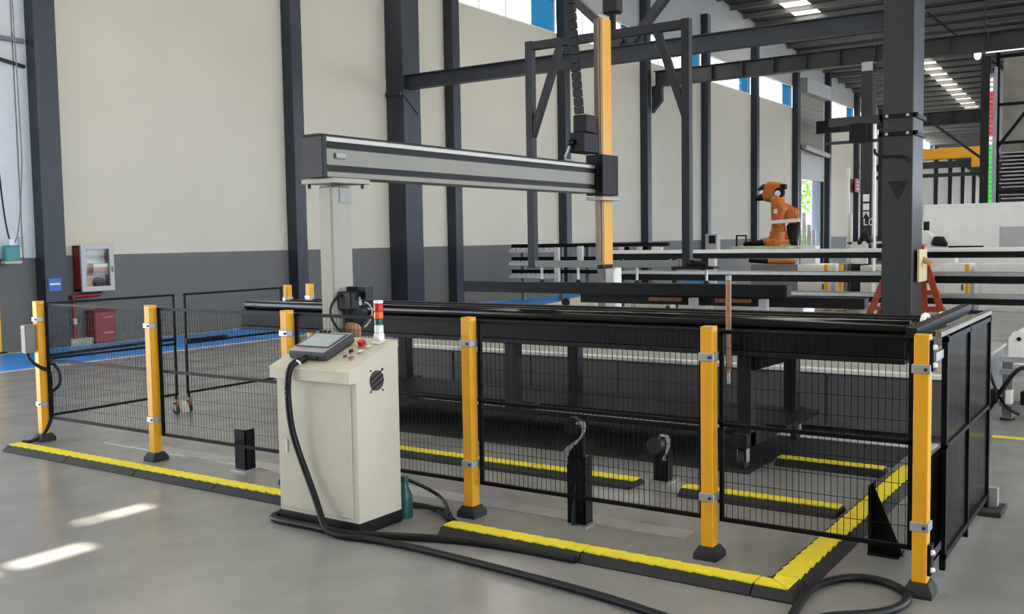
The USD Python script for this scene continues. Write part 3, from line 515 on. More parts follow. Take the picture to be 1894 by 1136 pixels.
part(h, 'hose', MB().tube([slope(.10, 4.17, .03), slope(.05, 4.19, .02), (3.968, 4.205, .93), (3.955, 4.215, .80), (3.965, 4.21, .62), (3.985, 4.175, .45), (3.99, 4.08, .24), (3.965, 3.99, .10), (3.945, 3.92, .035), (3.945, 3.80, .022), (3.97, 3.66, .022), (3.985, 3.40, .022), (3.97, 3.1, .022), (3.93, 2.65, .022), (3.875, 2.17, .022), (3.81, 1.85, .022), (3.77, 1.58, .022), (3.85, 1.37, .022), (4.03, 1.325, .022), (4.22, 1.345, .022), (4.40, 1.352, .03), (4.56, 1.335, .022), (4.69, 1.255, .022), (4.73, 1.15, .022), (4.69, 1.045, .022), (4.58, .965, .022), (4.44, .965, .022), (4.31, 1.03, .022), (4.20, 1.15, .022), (4.10, 1.23, .022), (3.93, 1.25, .022), (3.70, 1.22, .022)], .019, 10, 8), black_plastic)
part(h, 'tie', MB().cyl(slope(.045, 4.19, .02)+np.array([0, 0, -.004]), slope(.035, 4.19, .02)+np.array([0, 0, -.008]), .024), white_plastic)
obj('floor_hose', MB().tube([(4.45, 4.47, .022), (4.25, 4.47, .022), (4.05, 4.45, .022), (3.985, 4.36, .022), (3.985, 4.1, .022), (3.99, 3.85, .022), (4.03, 3.70, .022), (4.14, 3.42, .022), (4.22, 3.15, .022), (4.255, 2.85, .022), (4.262, 2.5, .02)], .021, 10, 6), black_plastic, 'black hose looped round the console foot to the cable ramp', 'hose')
t = thing('cable_bundle', 'short bundle of thin cables from the console to the ramp', 'cable', (4.6, 3.7, 0))
part(t, 'cable', MB().tube([(4.43, 3.9, .25), (4.55, 3.92, .22), (4.72, 3.78, .10), (4.62, 3.6, .06), (4.45, 3.42, .045)], .011, 8, 6), black_plastic); part(t, 'cable', MB().tube([(4.43, 4.0, .03), (4.62, 4.0, .02), (4.66, 3.75, .02), (4.55, 3.55, .02), (4.47, 3.42, .03)], .016, 8, 6), black_plastic); part(t, 'cable', MB().tube([(4.43, 3.95, .1), (4.6, 3.8, .03), (4.60, 3.62, .05), (4.48, 3.46, .06), (4.42, 3.42, .04)], .008, 8, 6), charcoal)
obj('oil_bottle', MB().lathe([(.0, 0), (.042, 0), (.046, .012), (.046, .11), (.038, .15), (.022, .185), (.02, .215), (.024, .22), (.024, .25), (0, .25)], (4.475, 3.80, 0), 22), teal, 'dark teal bottle with black neck beside the console', 'bottle')
# ================================================================== gantry loader
t = thing('gantry_loader', 'aluminium gantry axis on a grey pillar carrying the yellow lifting axis', 'gantry', (5.2, 5, 0))
part(t, 'pillar', MB().box(5.09, 5.30, 4.93, 5.06, .02, 2.045, .012), gantry_grey); part(t, 'base_plate', MB().box(4.99, 5.42, 4.84, 5.17, 0, .02), plate_grey); part(t, 'inset', MB().box(5.17, 5.29, 4.924, 4.93, 1.93, 2.03), plate_grey)
hp = part(t, 'head_plate', MB().box(5.02, 5.40, 4.84, 5.15, 2.06, 2.095, .004), gantry_grey)
for x in (5.06, 5.36):
    for y in (4.88, 5.11): part(hp, 'bolt', MB().cyl((x, y, 2.03), (x, y, 2.06), .012, n=8), steel_dark)
part(t, 'beam', MB().box(5.03, 8.86, 4.925, 5.085, 2.10, 2.385), alu)
part(t, 'beam_lip', MB().box(5.03, 8.86, 4.905, 4.925, 2.345, 2.385, .006), alu_bright); part(t, 'beam_lip', MB().box(5.03, 8.86, 4.905, 4.925, 2.10, 2.145, .006), alu); part(t, 'beam_web', MB().box(5.03, 8.86, 4.915, 4.925, 2.185, 2.305, .006), alu)
part(t, 'groove', MB().box(5.03, 8.86, 4.921, 4.925, 2.306, 2.344), steel_black); part(t, 'groove', MB().box(5.03, 8.86, 4.921, 4.925, 2.146, 2.184), steel_black)
part(t, 'belt_cover', MB().box(4.98, 8.86, 4.92, 5.09, 2.386, 2.40), steel_black); part(t, 'end_cap', MB().box(4.985, 5.03, 4.90, 5.09, 2.098, 2.386, .004), steel_ink)
part(t, 'clamp_block', MB().box(5.12, 5.22, 4.895, 4.915, 2.235, 2.275, .006), plate_grey)
# carriage with the vertical axis: slides on the beam
t = thing('lifting_axis', 'tall yellow vertical axis with black motor carriage on the gantry', 'gantry', (9.05, 4.9, 1.37))
part(t, 'column', MB().box(8.99, 9.18, 4.885, 4.94, 1.37, 3.88, .004), yellow_axis, 'yellow cover of the axis'); part(t, 'side_rail', MB().box(8.955, 8.99, 4.89, 4.965, 1.40, 3.86), alu); part(t, 'guide', MB().box(8.94, 8.955, 4.90, 4.915, 1.42, 3.84), copper)
part(t, 'foot_block', MB().box(8.96, 9.17, 4.885, 4.95, 1.33, 1.37), steel_black)
part(t, 'carriage', MB().box(8.865, 9.20, 4.825, 4.885, 2.08, 2.49, .006).box(8.865, 8.954, 4.885, 5.02, 2.08, 2.49, .006), steel_black); part(t, 'flange', MB().box(8.83, 9.24, 4.81, 5.0, 2.03, 2.062), plate_grey)
part(t, 'gearbox', MB().box(8.62, 8.93, 4.90, 5.07, 2.50, 2.70, .01), steel_black); part(t, 'motor', MB().box(8.68, 8.88, 4.91, 5.06, 2.70, 2.88, .012), steel_black); part(t, 'plug', MB().ball((8.60, 5.04, 2.60), .035), black_plastic); part(t, 'plug_cable', MB().tube([(8.60, 5.05, 2.58), (8.57, 5.07, 2.5), (8.56, 5.08, 2.44), (8.66, 5.06, 2.43)], .012, 8, 5), light_grey)
t = thing('energy_chain', 'black energy chain hanging to the gantry motor', 'cable chain', (8.8, 5.05, 2.88))
pts = [np.array([8.80, 5.05+.055*(z-2.88)+.02*math.sin((z-2.9)*1.3), z]) for z in np.arange(2.90, 10.2, .085)]
for a, b in zip(pts[:-1], pts[1:]): part(t, 'link', MB().bar(a+(b-a)*.06, a+(b-a)*.94, .085, .05, (1, 0, 0)), black_plastic, smooth=False)
t = thing('drive_unit', 'black drive unit with cable loop and copper tips on the gantry pillar', 'motor', (5.05, 4.85, 1.1))
part(t, 'plate', MB().box(5.12, 5.24, 4.80, 4.93, 1.17, 1.30, .01).box(5.22, 5.30, 4.75, 4.93, 1.24, 1.33), black_plastic); part(t, 'label', MB().box(5.20, 5.23, 4.796, 4.80, 1.20, 1.26), light_grey)
part(t, 'housing', MB().hull([((5.2, 4.86, 1.17), .06), ((5.25, 4.84, 1.15), .065), ((5.22, 4.86, 1.06), .055)]), charcoal); part(t, 'tips', MB().hull([((5.2, 4.86, 1.04), .06), ((5.22, 4.85, .95), .035)]), copper)
part(t, 'cable_loop', MB().tube([(5.12, 4.88, 1.28), (5.06, 4.93, 1.2), (5.06, 4.92, 1.1), (5.12, 4.88, 1.0), (5.2, 4.84, .92)], .009, 8, 6), black_plastic); part(t, 'cable_loop', MB().tube([(5.26, 4.80, 1.22), (5.31, 4.78, 1.17), (5.30, 4.78, 1.1), (5.25, 4.8, 1.04)], .008, 8, 6), light_grey)
# ================================================================== black bed on castors
t = thing('roller_bed', 'long black wheeled bed loaded with black bars', 'cart', (7.15, 4.5, 0)); BX0, BX1, BY0, BY1 = 6.60, 7.75, 1.42, 7.66
part(t, 'side_beam', MB().box(BX0, BX0+.08, BY0, BY1, .845, 1.0, .006), steel_black); part(t, 'bottom_flange', MB().box(BX0-.01, BX0+.09, BY0, BY1, .81, .845, .004), charcoal); part(t, 'side_beam', MB().box(BX1-.08, BX1, BY0, BY1, .81, .985, .006), steel_black)
part(t, 'deck', MB().box(BX0+.08, BX1-.08, BY0, BY1, .90, .94), steel_black)
for y in (BY0, BY1-.08): part(t, 'end_beam', MB().box(BX0+.08, BX1-.08, y, y+.08, .81, .90), charcoal)
for y in (2.5, 4.48, 6.46):
    for x, nm in ((BX0+.02, 'leg'), (BX1-.13, 'leg')): part(t, nm, MB().box(x, x+.11, y-.05, y+.05, .24 if y == 4.48 else .16, .81, .006), charcoal)
    if y == 4.48: continue
    part(t, 'foot_beam', MB().box(BX0-.05, BX1+.12, y-.05, y+.05, .16-.0, .27, .006), charcoal)
    for x in (BX0+.02, BX1+.02):
        c = part(t, 'castor', MB().lathe([(.02, -.022), (.066, -.022), (.072, -.01), (.072, .01), (.066, .022), (.02, .022)], (x, y, .081), 22, 'y'), rubber); part(c, 'fork', MB().box(x-.035, x+.035, y-.035, y-.028, .06, .16).box(x-.035, x+.035, y+.028, y+.035, .06, .16), galv)
    part(t, 'gusset', MB().prism([(y-.05, .70), (y-.05, .81), (y-.38, .81)], BX0+.06, BX0+.075, 'x'), charcoal)
part(t, 'lower_rail', MB().box(BX0+.01, BX0+.05, 2.55, 6.41, .24, .28, .004), steel_black); part(t, 'shelf', MB().box(BX0+.35, BX1-.02, 2.3, 6.7, .24, .275), steel_black)
for y in (2.62, 4.4, 6.3): part(t, 'shelf_tie', MB().box(BX0+.05, BX0+.35, y-.03, y+.03, .245, .275), steel_black)
obj('floor_surface', MB().prism([(6.5, 2.42), (7.2, 2.42), (7.2, 1.62), (7.88, 1.62), (7.88, 6.9), (6.5, 6.9)], 0, .008), rubber, 'added thin dark sheet on the floor under the wheeled bed', 'mat')  # sheet added to darken the floor below the bed
obj('round_bar', MB().cyl((6.65, 1.40, 1.046), (6.65, 7.62, 1.046), .045, n=24), black_gloss, 'glossy black round bar along the fence side of the bed', 'bar', 'black bars on the wheeled bed')
bl = ['second', 'third', 'fourth', 'fifth', 'sixth', 'seventh', 'eighth']
for k, x in enumerate(np.linspace(6.80, 7.58, 7)): obj('square_bar', MB().box(x-.05, x+.05, 1.44, 7.62-.12*(k % 3), .941, 1.05+.012*(k % 2), .008), black_paint, f'matt black bar on the bed, {bl[k]} from the fence side', 'bar', 'black bars on the wheeled bed')
t = thing('end_bracket', 'steel end bracket with white cap on the bed end', 'bracket', (7, 1.3, 1))
part(t, 'block', MB().box(6.62, 6.86, 1.28, 1.395, .82, 1.05, .008), steel_black); part(t, 'cap', MB().tube([(6.66, 1.33, 1.03), (6.67, 1.33, 1.10), (6.74, 1.33, 1.12), (6.82, 1.33, 1.10)], .018, 8, 4), white_plastic); part(t, 'sensor', MB().box(7.05, 7.11, 1.25, 1.31, 1.03, 1.12, .008), white_plastic); part(t, 'bracket_arm', MB().box(6.86, 7.5, 1.28, 1.36, .9, 1.0), steel_black)
t = thing('copper_rod', 'upright wood coloured rod clamped to the bed side', 'rod', (6.53, 2.575, .7))
part(t, 'rod', MB().cyl((6.53, 2.575, .70), (6.53, 2.575, 1.345), .02, n=14), copper); part(t, 'cap', MB().cyl((6.53, 2.575, 1.345), (6.53, 2.575, 1.375), .021, n=14), light_grey); part(t, 'clamp', MB().box(6.545, 6.585, 2.545, 2.605, .86, .9), steel_black); part(t, 'tip', MB().cyl((6.53, 2.575, .62), (6.53, 2.575, .70), .012, n=10), galv)
# sensor posts in the pen
def angle_post(t, x, y, h, w=.115):
    part(t, 'angle', MB().box(x, x+.008, y-w/2, y+w/2, .01, h).box(x, x+.09, y-w/2, y-w/2+.008, .01, h), steel_black); part(t, 'base_plate', MB().box(x-.045, x+.12, y-w/2-.03, y+w/2+.01, 0, .010), galv)
t = thing('sensor_post', 'tall black sensor post with hanging grey wires behind the fence', 'post', (4.83, 2.8, 0)); angle_post(t, 4.84, 2.83, .40); part(t, 'gusset', MB().prism([(4.795, .012), (4.84, .012), (4.84, .25)], 2.83, 2.838, 'y'), steel_dark)
part(t, 'stem', MB().box(4.855, 4.89, 2.79, 2.88, .38, .60), steel_black); part(t, 'sensor_head', MB().lathe([(.0, 0), (.05, 0), (.05, .05), (.03, .055), (.03, .09), (0, .09)], (4.80, 2.83, .585), 20, 'x'), black_plastic)
for k in range(3): part(t, 'wire', MB().tube([(4.80, 2.80-.01*k, .60), (4.79, 2.755-.01*k, .60), (4.78, 2.76, .53), (4.79, 2.83+.012*k, .46), (4.81, 2.87+.012*k, .36)], .005, 6, 5), light_grey)
t = thing('sensor_post', 'black sensor post with wired motor head at the inner cable ramp', 'post', (5.98, 2.8, 0)); angle_post(t, 6.0, 2.85, .21, .10)
part(t, 'sensor_head', MB().lathe([(.0, 0), (.055, 0), (.055, .07), (.03, .075), (.03, .11), (0, .11)], (5.92, 2.86, .26), 20, 'x'), steel_dark); part(t, 'stem', MB().box(5.99, 6.02, 2.82, 2.90, .2, .31), steel_black)
for k in range(3): part(t, 'wire', MB().tube([(5.94, 2.83, .31), (5.92, 2.79-.012*k, .34), (5.90, 2.75-.01*k, .30), (5.92, 2.77, .22), (5.98, 2.80+.01*k, .16)], .006, 6, 5), light_grey)
t = thing('sensor_post', 'short plain black angle post inside the fence by the console', 'post', (4.83, 5.62, 0)); angle_post(t, 4.80, 5.63, .30)
obj('gusset_stand', MB().prism([(1.275, .0), (1.12, .0), (1.275, .36)], 5.215, 5.225, 'x').box(5.16, 5.28, 1.275, 1.283, 0, .36).box(5.15, 5.29, 1.13, 1.285, 0, .008), steel_black, 'black triangular gusset stand beside the receding cable ramp', 'stand')
# ================================================================== long bench behind the bed, and what stands on it
t = thing('transfer_bench', 'long low grey transfer bench with white top behind the bed', 'bench', (9.6, 4, 0))
part(t, 'body', MB().box(8.22, 11.0, 1.42, 7.25, .05, .50), bench_grey); part(t, 'top', MB().box(8.30, 11.02, 1.40, 7.27, .50, .53), plate_grey); part(t, 'edge_strip', MB().box(8.20, 8.29, 1.40, 7.27, .50, .535, .004), white_plastic); part(t, 'edge_strip', MB().box(9.6, 9.9, 1.40, 7.27, .531, .56, .004), white_paint)
for y in np.arange(1.43, 6.5, .97): part(t, 'front_panel', MB().box(8.205, 8.22, y, y+.94, .07, .48), bench_grey)
obj('floor_line', MB().box(7.93, 8.17, 1.5, 6.5, 0, .003), floor_lines, 'white floor line along the front of the transfer bench', 'floor marking')
t = thing('support_rail', 'dark support rail on two grey feet on the bench', 'rail', (10.3, 4.5, .53))
part(t, 'rail', MB().box(10.25, 10.42, 2.6, 5.9, .885, .995, .006), steel_black)
for y in (4.43, 3.63): part(t, 'foot', MB().box(10.16, 10.25, y-.045, y+.045, .531, .97, .006), light_grey)
for lab, y in (('brown wooden packing strip under the hanging profile, nearer the gantry', 4.78), ('brown wooden packing strip under the hanging profile, nearer the marked column', 3.98)): obj('packing_strip', MB().box(10.2, 10.245, y-.2, y+.2, .925, .965), wood_dark, lab, 'wood strip')
t = thing('machine_housing', 'cream machine housing on the bench with round port', 'machine', (10.7, 6.3, .53))
part(t, 'body', MB().prism([(5.98, .531), (6.72, .531), (6.72, .80), (6.4, .86), (5.98, .96)], 10.55, 10.95, 'x'), white_warm); part(t, 'port', MB().cyl((10.53, 6.28, .86), (10.56, 6.28, .86), .05), steel_black); part(t, 'lid', MB().box(10.55, 10.9, 6.0, 6.35, .97, 1.02, .01), light_grey)
t = thing('machine_post', 'grey and white machine post on the bench below the lifting axis', 'post', (10.7, 5.75, .53))
part(t, 'post_body', MB().box(10.6, 10.78, 5.755, 5.86, .531, 1.28, .006), mid_grey); part(t, 'cover', MB().box(10.6, 10.78, 5.62, 5.75, .531, 1.30, .006), white_paint)
part(t, 'wire', MB().tube([(10.58, 5.56, 1.31), (10.57, 5.62, 1.22), (10.56, 5.6, 1.1)], .008, 6, 5), white_plastic)
t = thing('box_beam', 'cream square tube on the bench with open black end', 'beam', (10.6, 5.0, .53))
part(t, 'tube', MB().box(10.5, 10.64, 4.84, 5.30, .76, .89, .006), white_warm); part(t, 'hole', MB().cyl((10.49, 4.88, .82), (10.502, 4.88, .82), .03), steel_black); part(t, 'stand', MB().box(10.52, 10.62, 4.95, 5.2, .531, .76), light_grey)
obj('white_box', MB().box(10.5, 10.9, 4.40, 4.72, .531, .88, .01), white_paint, 'white equipment box on the bench behind the copper rod', 'box'); obj('white_box', MB().box(10.5, 10.9, 3.30, 4.33, .531, .885, .01), white_paint, 'long white equipment box on the bench under the support rail', 'box')
obj('white_clamp', MB().box(10.5, 10.6, 5.36, 5.44, .531, .90).box(10.44, 10.66, 5.30, 5.50, .88, .92), white_paint, 'small white clamp stand on the bench', 'clamp')
# suspended goalpost lifter holding a long black profile
t = thing('vacuum_lifter', 'dark goalpost lifting frame hanging from the roof', 'lifter', (10, 5.4, 1.3)); LX = 10.0
for y in (6.40, 4.41): part(t, 'leg', MB().box(LX-.045, LX+.045, y-.045, y+.045, 1.30 if y > 5 else 1.325, 3.97), steel_ink)
part(t, 'top_bar', MB().box(LX-.045, LX+.045, 4.456, 6.354, 3.87, 3.96), steel_ink); part(t, 'brace', MB().bar((LX, 5.98, 3.88), (LX, 6.38, 2.86), .075, up=(1, 0, 0)), steel_ink); part(t, 'brace', MB().bar((LX, 4.76, 3.90), (LX, 4.42, 2.94), .075, up=(1, 0, 0)), steel_ink)
part(t, 'cross_bar', MB().box(LX-.05, LX-.04+.09, 4.50, 6.35, 1.31, 1.39, .004), M('bar_grey', (.17, .175, .17), .5)); part(t, 'foot_plate', MB().box(LX-.09, LX+.09, 4.08, 4.56, 1.295, 1.325).hull([((LX, 4.40, 1.35), .05), ((LX, 4.20, 1.34), .03)]), steel_black)
for y in (6.28, 5.78, 5.02, 4.19):
    c = part(t, 'suction_rod', MB().cyl((LX, y, 1.17), (LX, y, 1.31), .016, n=10), galv); part(c, 'cup', MB().cyl((LX, y, 1.138), (LX, y, 1.17), .035, .02, 14), black_plastic)
part(t, 'hanger', MB().box(LX-.02, LX+.02, 5.27, 5.33, 3.96, 4.14), steel_black); part(t, 'hook_block', MB().box(LX-.07, LX+.07, 5.20, 5.40, 4.14, 4.36, .02), black_plastic)
m = MB(); z = 4.36
while z < 10.2: m.bar((LX, 5.3, z), (LX, 5.3, z+.06), .03, .05, (1, 0, 0)); m.bar((LX, 5.3, z+.05), (LX, 5.3, z+.12), .05, .03, (1, 0, 0)); z += .12
part(t, 'hoist_chain', m, black_plastic)
obj('long_profile', MB().box(9.93, 10.07, 3.29, 7.40, 1.008, 1.136, .004), steel_black, 'long black steel profile held level under the goalpost lifter', 'profile')
# ================================================================== three-bar rack, comb rack and other background machines
t = thing('bar_rack', 'long open rack of three dark rails with pale tops', 'rack', (19.6, 5, 0))
for z, th in ((1.30, .12), (.855, .14), (.45, .12)):
    part(t, 'rail', MB().box(19.5, 19.75, -3, 10.6, z-th, z-.012), steel_black); part(t, 'rail_top', MB().box(19.48, 19.95, -3, 10.6, z-.01, z+.06, .004), white_plastic if z > 1 else galv)
for y in (10.3, 9.0, 1.0, -2.5): part(t, 'upright', MB().box(19.8, 19.9, y, y+.1, 0, 1.28), steel_dark)
obj('rail_clip', MB().box(19.5, 19.58, 9.2, 9.36, 1.361, 1.43), white_paint, 'small white clip standing on the top rail', 'clip')
t = thing('comb_rack', 'rack with three pairs of serrated white arms by the wall', 'rack', (22.3, 13.5, 0))
for z in (1.42, 1.08, .74):
    part(t, 'bar', MB().box(22.2, 22.32, 10.3, 14.9, z, z+.09), steel_black)
    arm = MB().box(22.0, 22.06, 12.75 if z == 1.08 else 13.45, 14.85, z-.13, z-.04)
    for k in range(9): arm.box(22.0, 22.06, 13.5+k*.15, 13.58+k*.15, z-.05, z-.01)
    part(t, 'serrated_arm', arm, white_paint)
for y, z0, z1 in ((13.36, .5, 1.42), (12.66, .95, 1.45)): part(t, 'post', MB().box(21.98, 22.08, y-.07, y+.07, z0, z1, .006), white_paint)
for y in (14.6, 13.4, 12.6, 10.8): part(t, 'upright', MB().box(22.34, 22.44, y, y+.1, .004, 1.5), mid_grey)
for k, y in enumerate((11.45, 10.95, 10.55)):
    part(t, 'hook', MB().box(22.08, 22.19, y-.1, y+.14, 1.33, 1.41).box(22.08, 22.19, y-.1, y-.02, 1.23, 1.41), white_paint)
def background_box(name, x0, x1, y0, y1, z0, z1, mat, label, cat, detail=True):
    t = thing(name, label, cat, ((x0+x1)/2, (y0+y1)/2, z0)); part(t, 'body', MB().box(x0, x1, y0, y1, z0, z1, .01), mat)
    if detail: part(t, 'door', MB().box(x0-.012, x0, y0+.05, y1-.05, z0+.06, z1-.05, .004), mat); part(t, 'handle', MB().box(x0-.03, x0-.012, y0+.08, y0+.11, (z0+z1)/2-.06, (z0+z1)/2+.06), steel_dark)
    return t
background_box('white_cabinet', 22, 22.9, 6.38, 7.05, 0, .98, white_paint, 'low white cabinet seen through the rails below the robot', 'cabinet'); background_box('white_cabinet', 22, 22.9, 4.5, 5.68, 0, .95, white_paint, 'low white cabinet seen through the rails by the ladder', 'cabinet')
background_box('white_cabinet', 22.5, 23.4, 3.62, 4.12, 0, .98, white_paint, 'narrow white cabinet seen through the rails past the ladder', 'cabinet'); background_box('white_cabinet', 22.5, 23.4, 1.4, 3.40, 0, .98, white_paint, 'wide white cabinet seen through the rails above the dark gate', 'cabinet')
background_box('machine_case', 22.2, 22.6, 6.0, 6.2, 0, 1.0, mid_grey, 'slim grey machine case between the yellow guide posts', 'machine', False); background_box('machine_case', 22.2, 22.6, 5.72, 5.93, 0, 1.0, charcoal, 'dark machine case next to the low white cabinet', 'machine', False)
for lab, y in (('yellow guide post behind the rails, below the doorway', 6.26), ('thin yellow guide post behind the rails between dark cases', 5.95), ('yellow guide post behind the rails above the dark gate', 3.46)):
    t = thing('guide_post', lab, 'post', (21.5, y, 0)); part(t, 'post_body', MB().box(21.45, 21.55, y-.04, y+.04, .01, 1.0, .005), yellow_post); part(t, 'foot', MB().box(21.40, 21.60, y-.08, y+.08, 0, .01), steel_black)
# robot
t = thing('robot_pedestal', 'grey pedestal with pale green top plate under the robot', 'pedestal', (25.4, 8.9, 0))
part(t, 'block', MB().box(24.9, 25.9, 8.25, 9.6, 0, 1.29, .01), light_grey); part(t, 'top_plate', MB().box(24.8, 26.0, 8.15, 9.75, 1.29, 1.36, .006), green_plate)
for y in (9.44, 9.70): part(t, 'cable_guard', MB().box(25.2, 25.24, y, y+.03, 1.361, 1.66), steel_black)
part(t, 'cable_guard', MB().box(25.2, 25.24, 9.44, 9.73, 1.63, 1.66), steel_black)
t = thing('industrial_robot', 'orange industrial robot arm with black wrist on its pedestal', 'robot', (25.4, 8.68, 1.36)); RX = 25.4
part(t, 'base', MB().hull([((RX, 8.95, 1.48), .11), ((RX, 8.45, 1.48), .11), ((RX-.2, 8.68, 1.47), .1), ((RX+.2, 8.68, 1.47), .1)]).lathe([(.30, 1.361), (.30, 1.42), (.26, 1.46), (.24, 1.62)], (RX, 8.66, 0), 24), orange_robot); part(t, 'cable_box', MB().hull([((RX, 9.05, 1.45), .08), ((RX, 9.55, 1.42), .05)]), steel_black)
part(t, 'turntable', MB().lathe([(.23, 1.60), (.23, 1.72), (.18, 1.78), (.16, 1.85)], (RX, 8.64, 0), 24).hull([((RX, 8.64, 1.7), .2), ((RX+.05, 8.66, 1.95), .17)]), orange_robot); part(t, 'counterweight', MB().hull([((RX+.1, 8.28, 1.50), .12), ((RX+.1, 8.20, 1.92), .10), ((RX+.1, 8.36, 1.85), .10)]), charcoal)
part(t, 'white_bar', MB().bar((RX-.25, 8.95, 1.97), (RX-.25, 8.0, 2.02), .05, .09), white_paint)
part(t, 'link_arm', MB().hull([((RX-.1, 8.62, 1.98), .17), ((RX-.1, 8.52, 2.3), .17), ((RX-.1, 8.66, 2.55), .15)]), orange_robot)
part(t, 'shoulder', MB().hull([((RX, 8.48, 2.32), .15), ((RX, 8.22, 2.22), .13), ((RX, 8.25, 2.04), .12), ((RX, 8.45, 2.1), .13)]), orange_robot); part(t, 'motor', MB().cyl((RX-.18, 8.24, 2.15), (RX-.02, 8.24, 2.15), .11), orange_robot)
part(t, 'forearm', MB().hull([((RX, 8.62, 2.60), .15), ((RX, 8.95, 2.66), .14), ((RX, 8.88, 2.92), .13), ((RX, 8.62, 2.90), .11)]), orange_robot); part(t, 'elbow_motor', MB().cyl((RX-.17, 8.58, 2.74), (RX-.05, 8.58, 2.74), .13).box(RX-.1, RX+.05, 8.42, 8.6, 2.82, 2.96, .03), steel_black); part(t, 'motor_face', MB().cyl((RX-.18, 8.61, 2.72), (RX-.17, 8.61, 2.72), .08), white_paint)
part(t, 'wrist', MB().hull([((RX, 9.0, 2.66), .11), ((RX, 9.22, 2.62), .07)]), steel_black); part(t, 'flange', MB().hull([((RX, 9.04, 2.92), .07), ((RX, 9.16, 2.86), .05)]), steel_dark); part(t, 'plate', MB().box(RX-.27, RX-.26, 8.58, 8.68, 2.2, 2.32), white_warm)
t = thing('operator_panel', 'slim grey operator panel stand with dark screen by the top rail', 'control panel', (22.5, 9.25, 0)); part(t, 'stand', MB().box(22.45, 22.6, 9.2, 9.36, 0, 1.25), white_paint); part(t, 'head', MB().box(22.4, 22.62, 9.12, 9.42, 1.25, 1.70, .012), light_grey); part(t, 'screen', MB().box(22.385, 22.4, 9.16, 9.32, 1.47, 1.66), steel_black)
t = thing('orange_piece', 'made-up orange and black piece lying between the rails', 'tool', (24, 8.2, .9))  # invented piece filling an orange and black patch between the rails
part(t, 'handle', MB().hull([((23.9, 8.35, 1.0), .07), ((23.9, 7.75, .99), .06)]), orange_robot); part(t, 'black_end', MB().hull([((23.9, 8.4, 1.0), .06), ((23.9, 8.85, 1.02), .05)]), steel_black); part(t, 'rest', MB().box(23.8, 24.0, 7.6, 8.8, .0, .92), mid_grey)
t = thing('tube_stand', 'white tube frame beside the raised rolling door', 'frame', (27, 6.5, 0))
for a, b in (((27, 7.3, 0), (27, 7.3, 3.4)), ((27, 7.22, 0), (27, 7.22, 2.2)), ((27, 5.4, 0), (27, 5.4, 1.45)), ((27, 7.3, 1.40), (27, 5.4, 1.42)), ((27, 5.9, 0), (27, 5.9, 1.38))): part(t, 'tube', MB().bar(a, b, .07), white_paint)
t = thing('white_fixture', 'white machine fixture beside the robot', 'machine', (25.3, 7.8, 0))
part(t, 'stand', MB().box(25.2, 25.6, 7.62, 8.0, 0, 1.36), white_paint)
for y, h_ in ((7.95, 2.2), (7.82, 1.9), (7.7, 1.75)): part(t, 'pin', MB().box(25.3, 25.4, y-.04, y+.04, 1.36, h_), white_warm if y > 7.9 else galv)
t = thing('conduit_pole', 'pair of white conduit poles behind the marked column', 'pole', (22, 5.3, 0))
for y in (5.36, 5.15): part(t, 'conduit', MB().cyl((21.85, y, 0), (21.85, y, 4.1), .035, n=10), white_plastic)
t = thing('camera_unit', 'dark grey camera unit on a white bracket by the conduit poles', 'camera', (21.9, 5.6, 1.3)); part(t, 'body', MB().hull([((21.7, 5.62, 1.46), .05), ((21.7, 5.50, 1.66), .05)]).hull([((21.7, 5.50, 1.66), .06), ((21.7, 5.42, 1.5), .07)]), charcoal); part(t, 'bracket', MB().box(21.85, 21.95, 5.5, 5.8, 1.0, 1.42), white_paint)
t = thing('red_sign', 'red sign with white marks hanging on the wall', 'sign', (58, 15, 4)); part(t, 'plate', MB().box(57.1, 58.9, 15.05, 15.1, 3.98, 4.75), red_sign)
for k in range(3): part(t, 'mark', MB().box(57.35, 57.85, 15.035, 15.05, 4.1+k*.2, 4.22+k*.2), light_grey, 'pale mark')
part(t, 'post', MB().box(57.9, 58.1, 15.1, 15.38, 4.2, 4.5), steel_dark)
t = thing('machine_enclosure', 'large plain white machine enclosure panel behind the rails', 'machine', (25.5, 3, 0))
part(t, 'panel', MB().box(25.0, 25.3, -1.5, 5.0, 0, 2.30, .01), white_paint); part(t, 'hatch', MB().box(24.985, 25.0, 1.6, 3.36, 1.27, 1.75, .006), light_grey); part(t, 'trim', MB().box(24.97, 25.0, 4.93, 5.02, 0, 1.9), white_plastic)
t = thing('machine_console', 'white sloping console with black pad before the enclosure', 'machine', (24.5, 4.6, 0)); part(t, 'body', MB().prism([(4.95, 0), (4.2, 0), (4.2, 1.33), (4.40, 1.36), (4.85, 1.68), (4.95, 1.70)], 24.4, 24.9, 'x'), white_paint); part(t, 'pad', MB().hull([((24.36, 4.64, 1.40), .06), ((24.36, 4.40, 1.38), .06), ((24.36, 4.60, 1.50), .06), ((24.36, 4.46, 1.50), .05)]), black_plastic); part(t, 'screen', MB().box(24.5, 24.56, 4.78, 4.9, 1.70, 1.9), black_plastic); part(t, 'tray', MB().box(24.2, 24.4, 3.6, 4.3, 1.30, 1.335), steel_black)
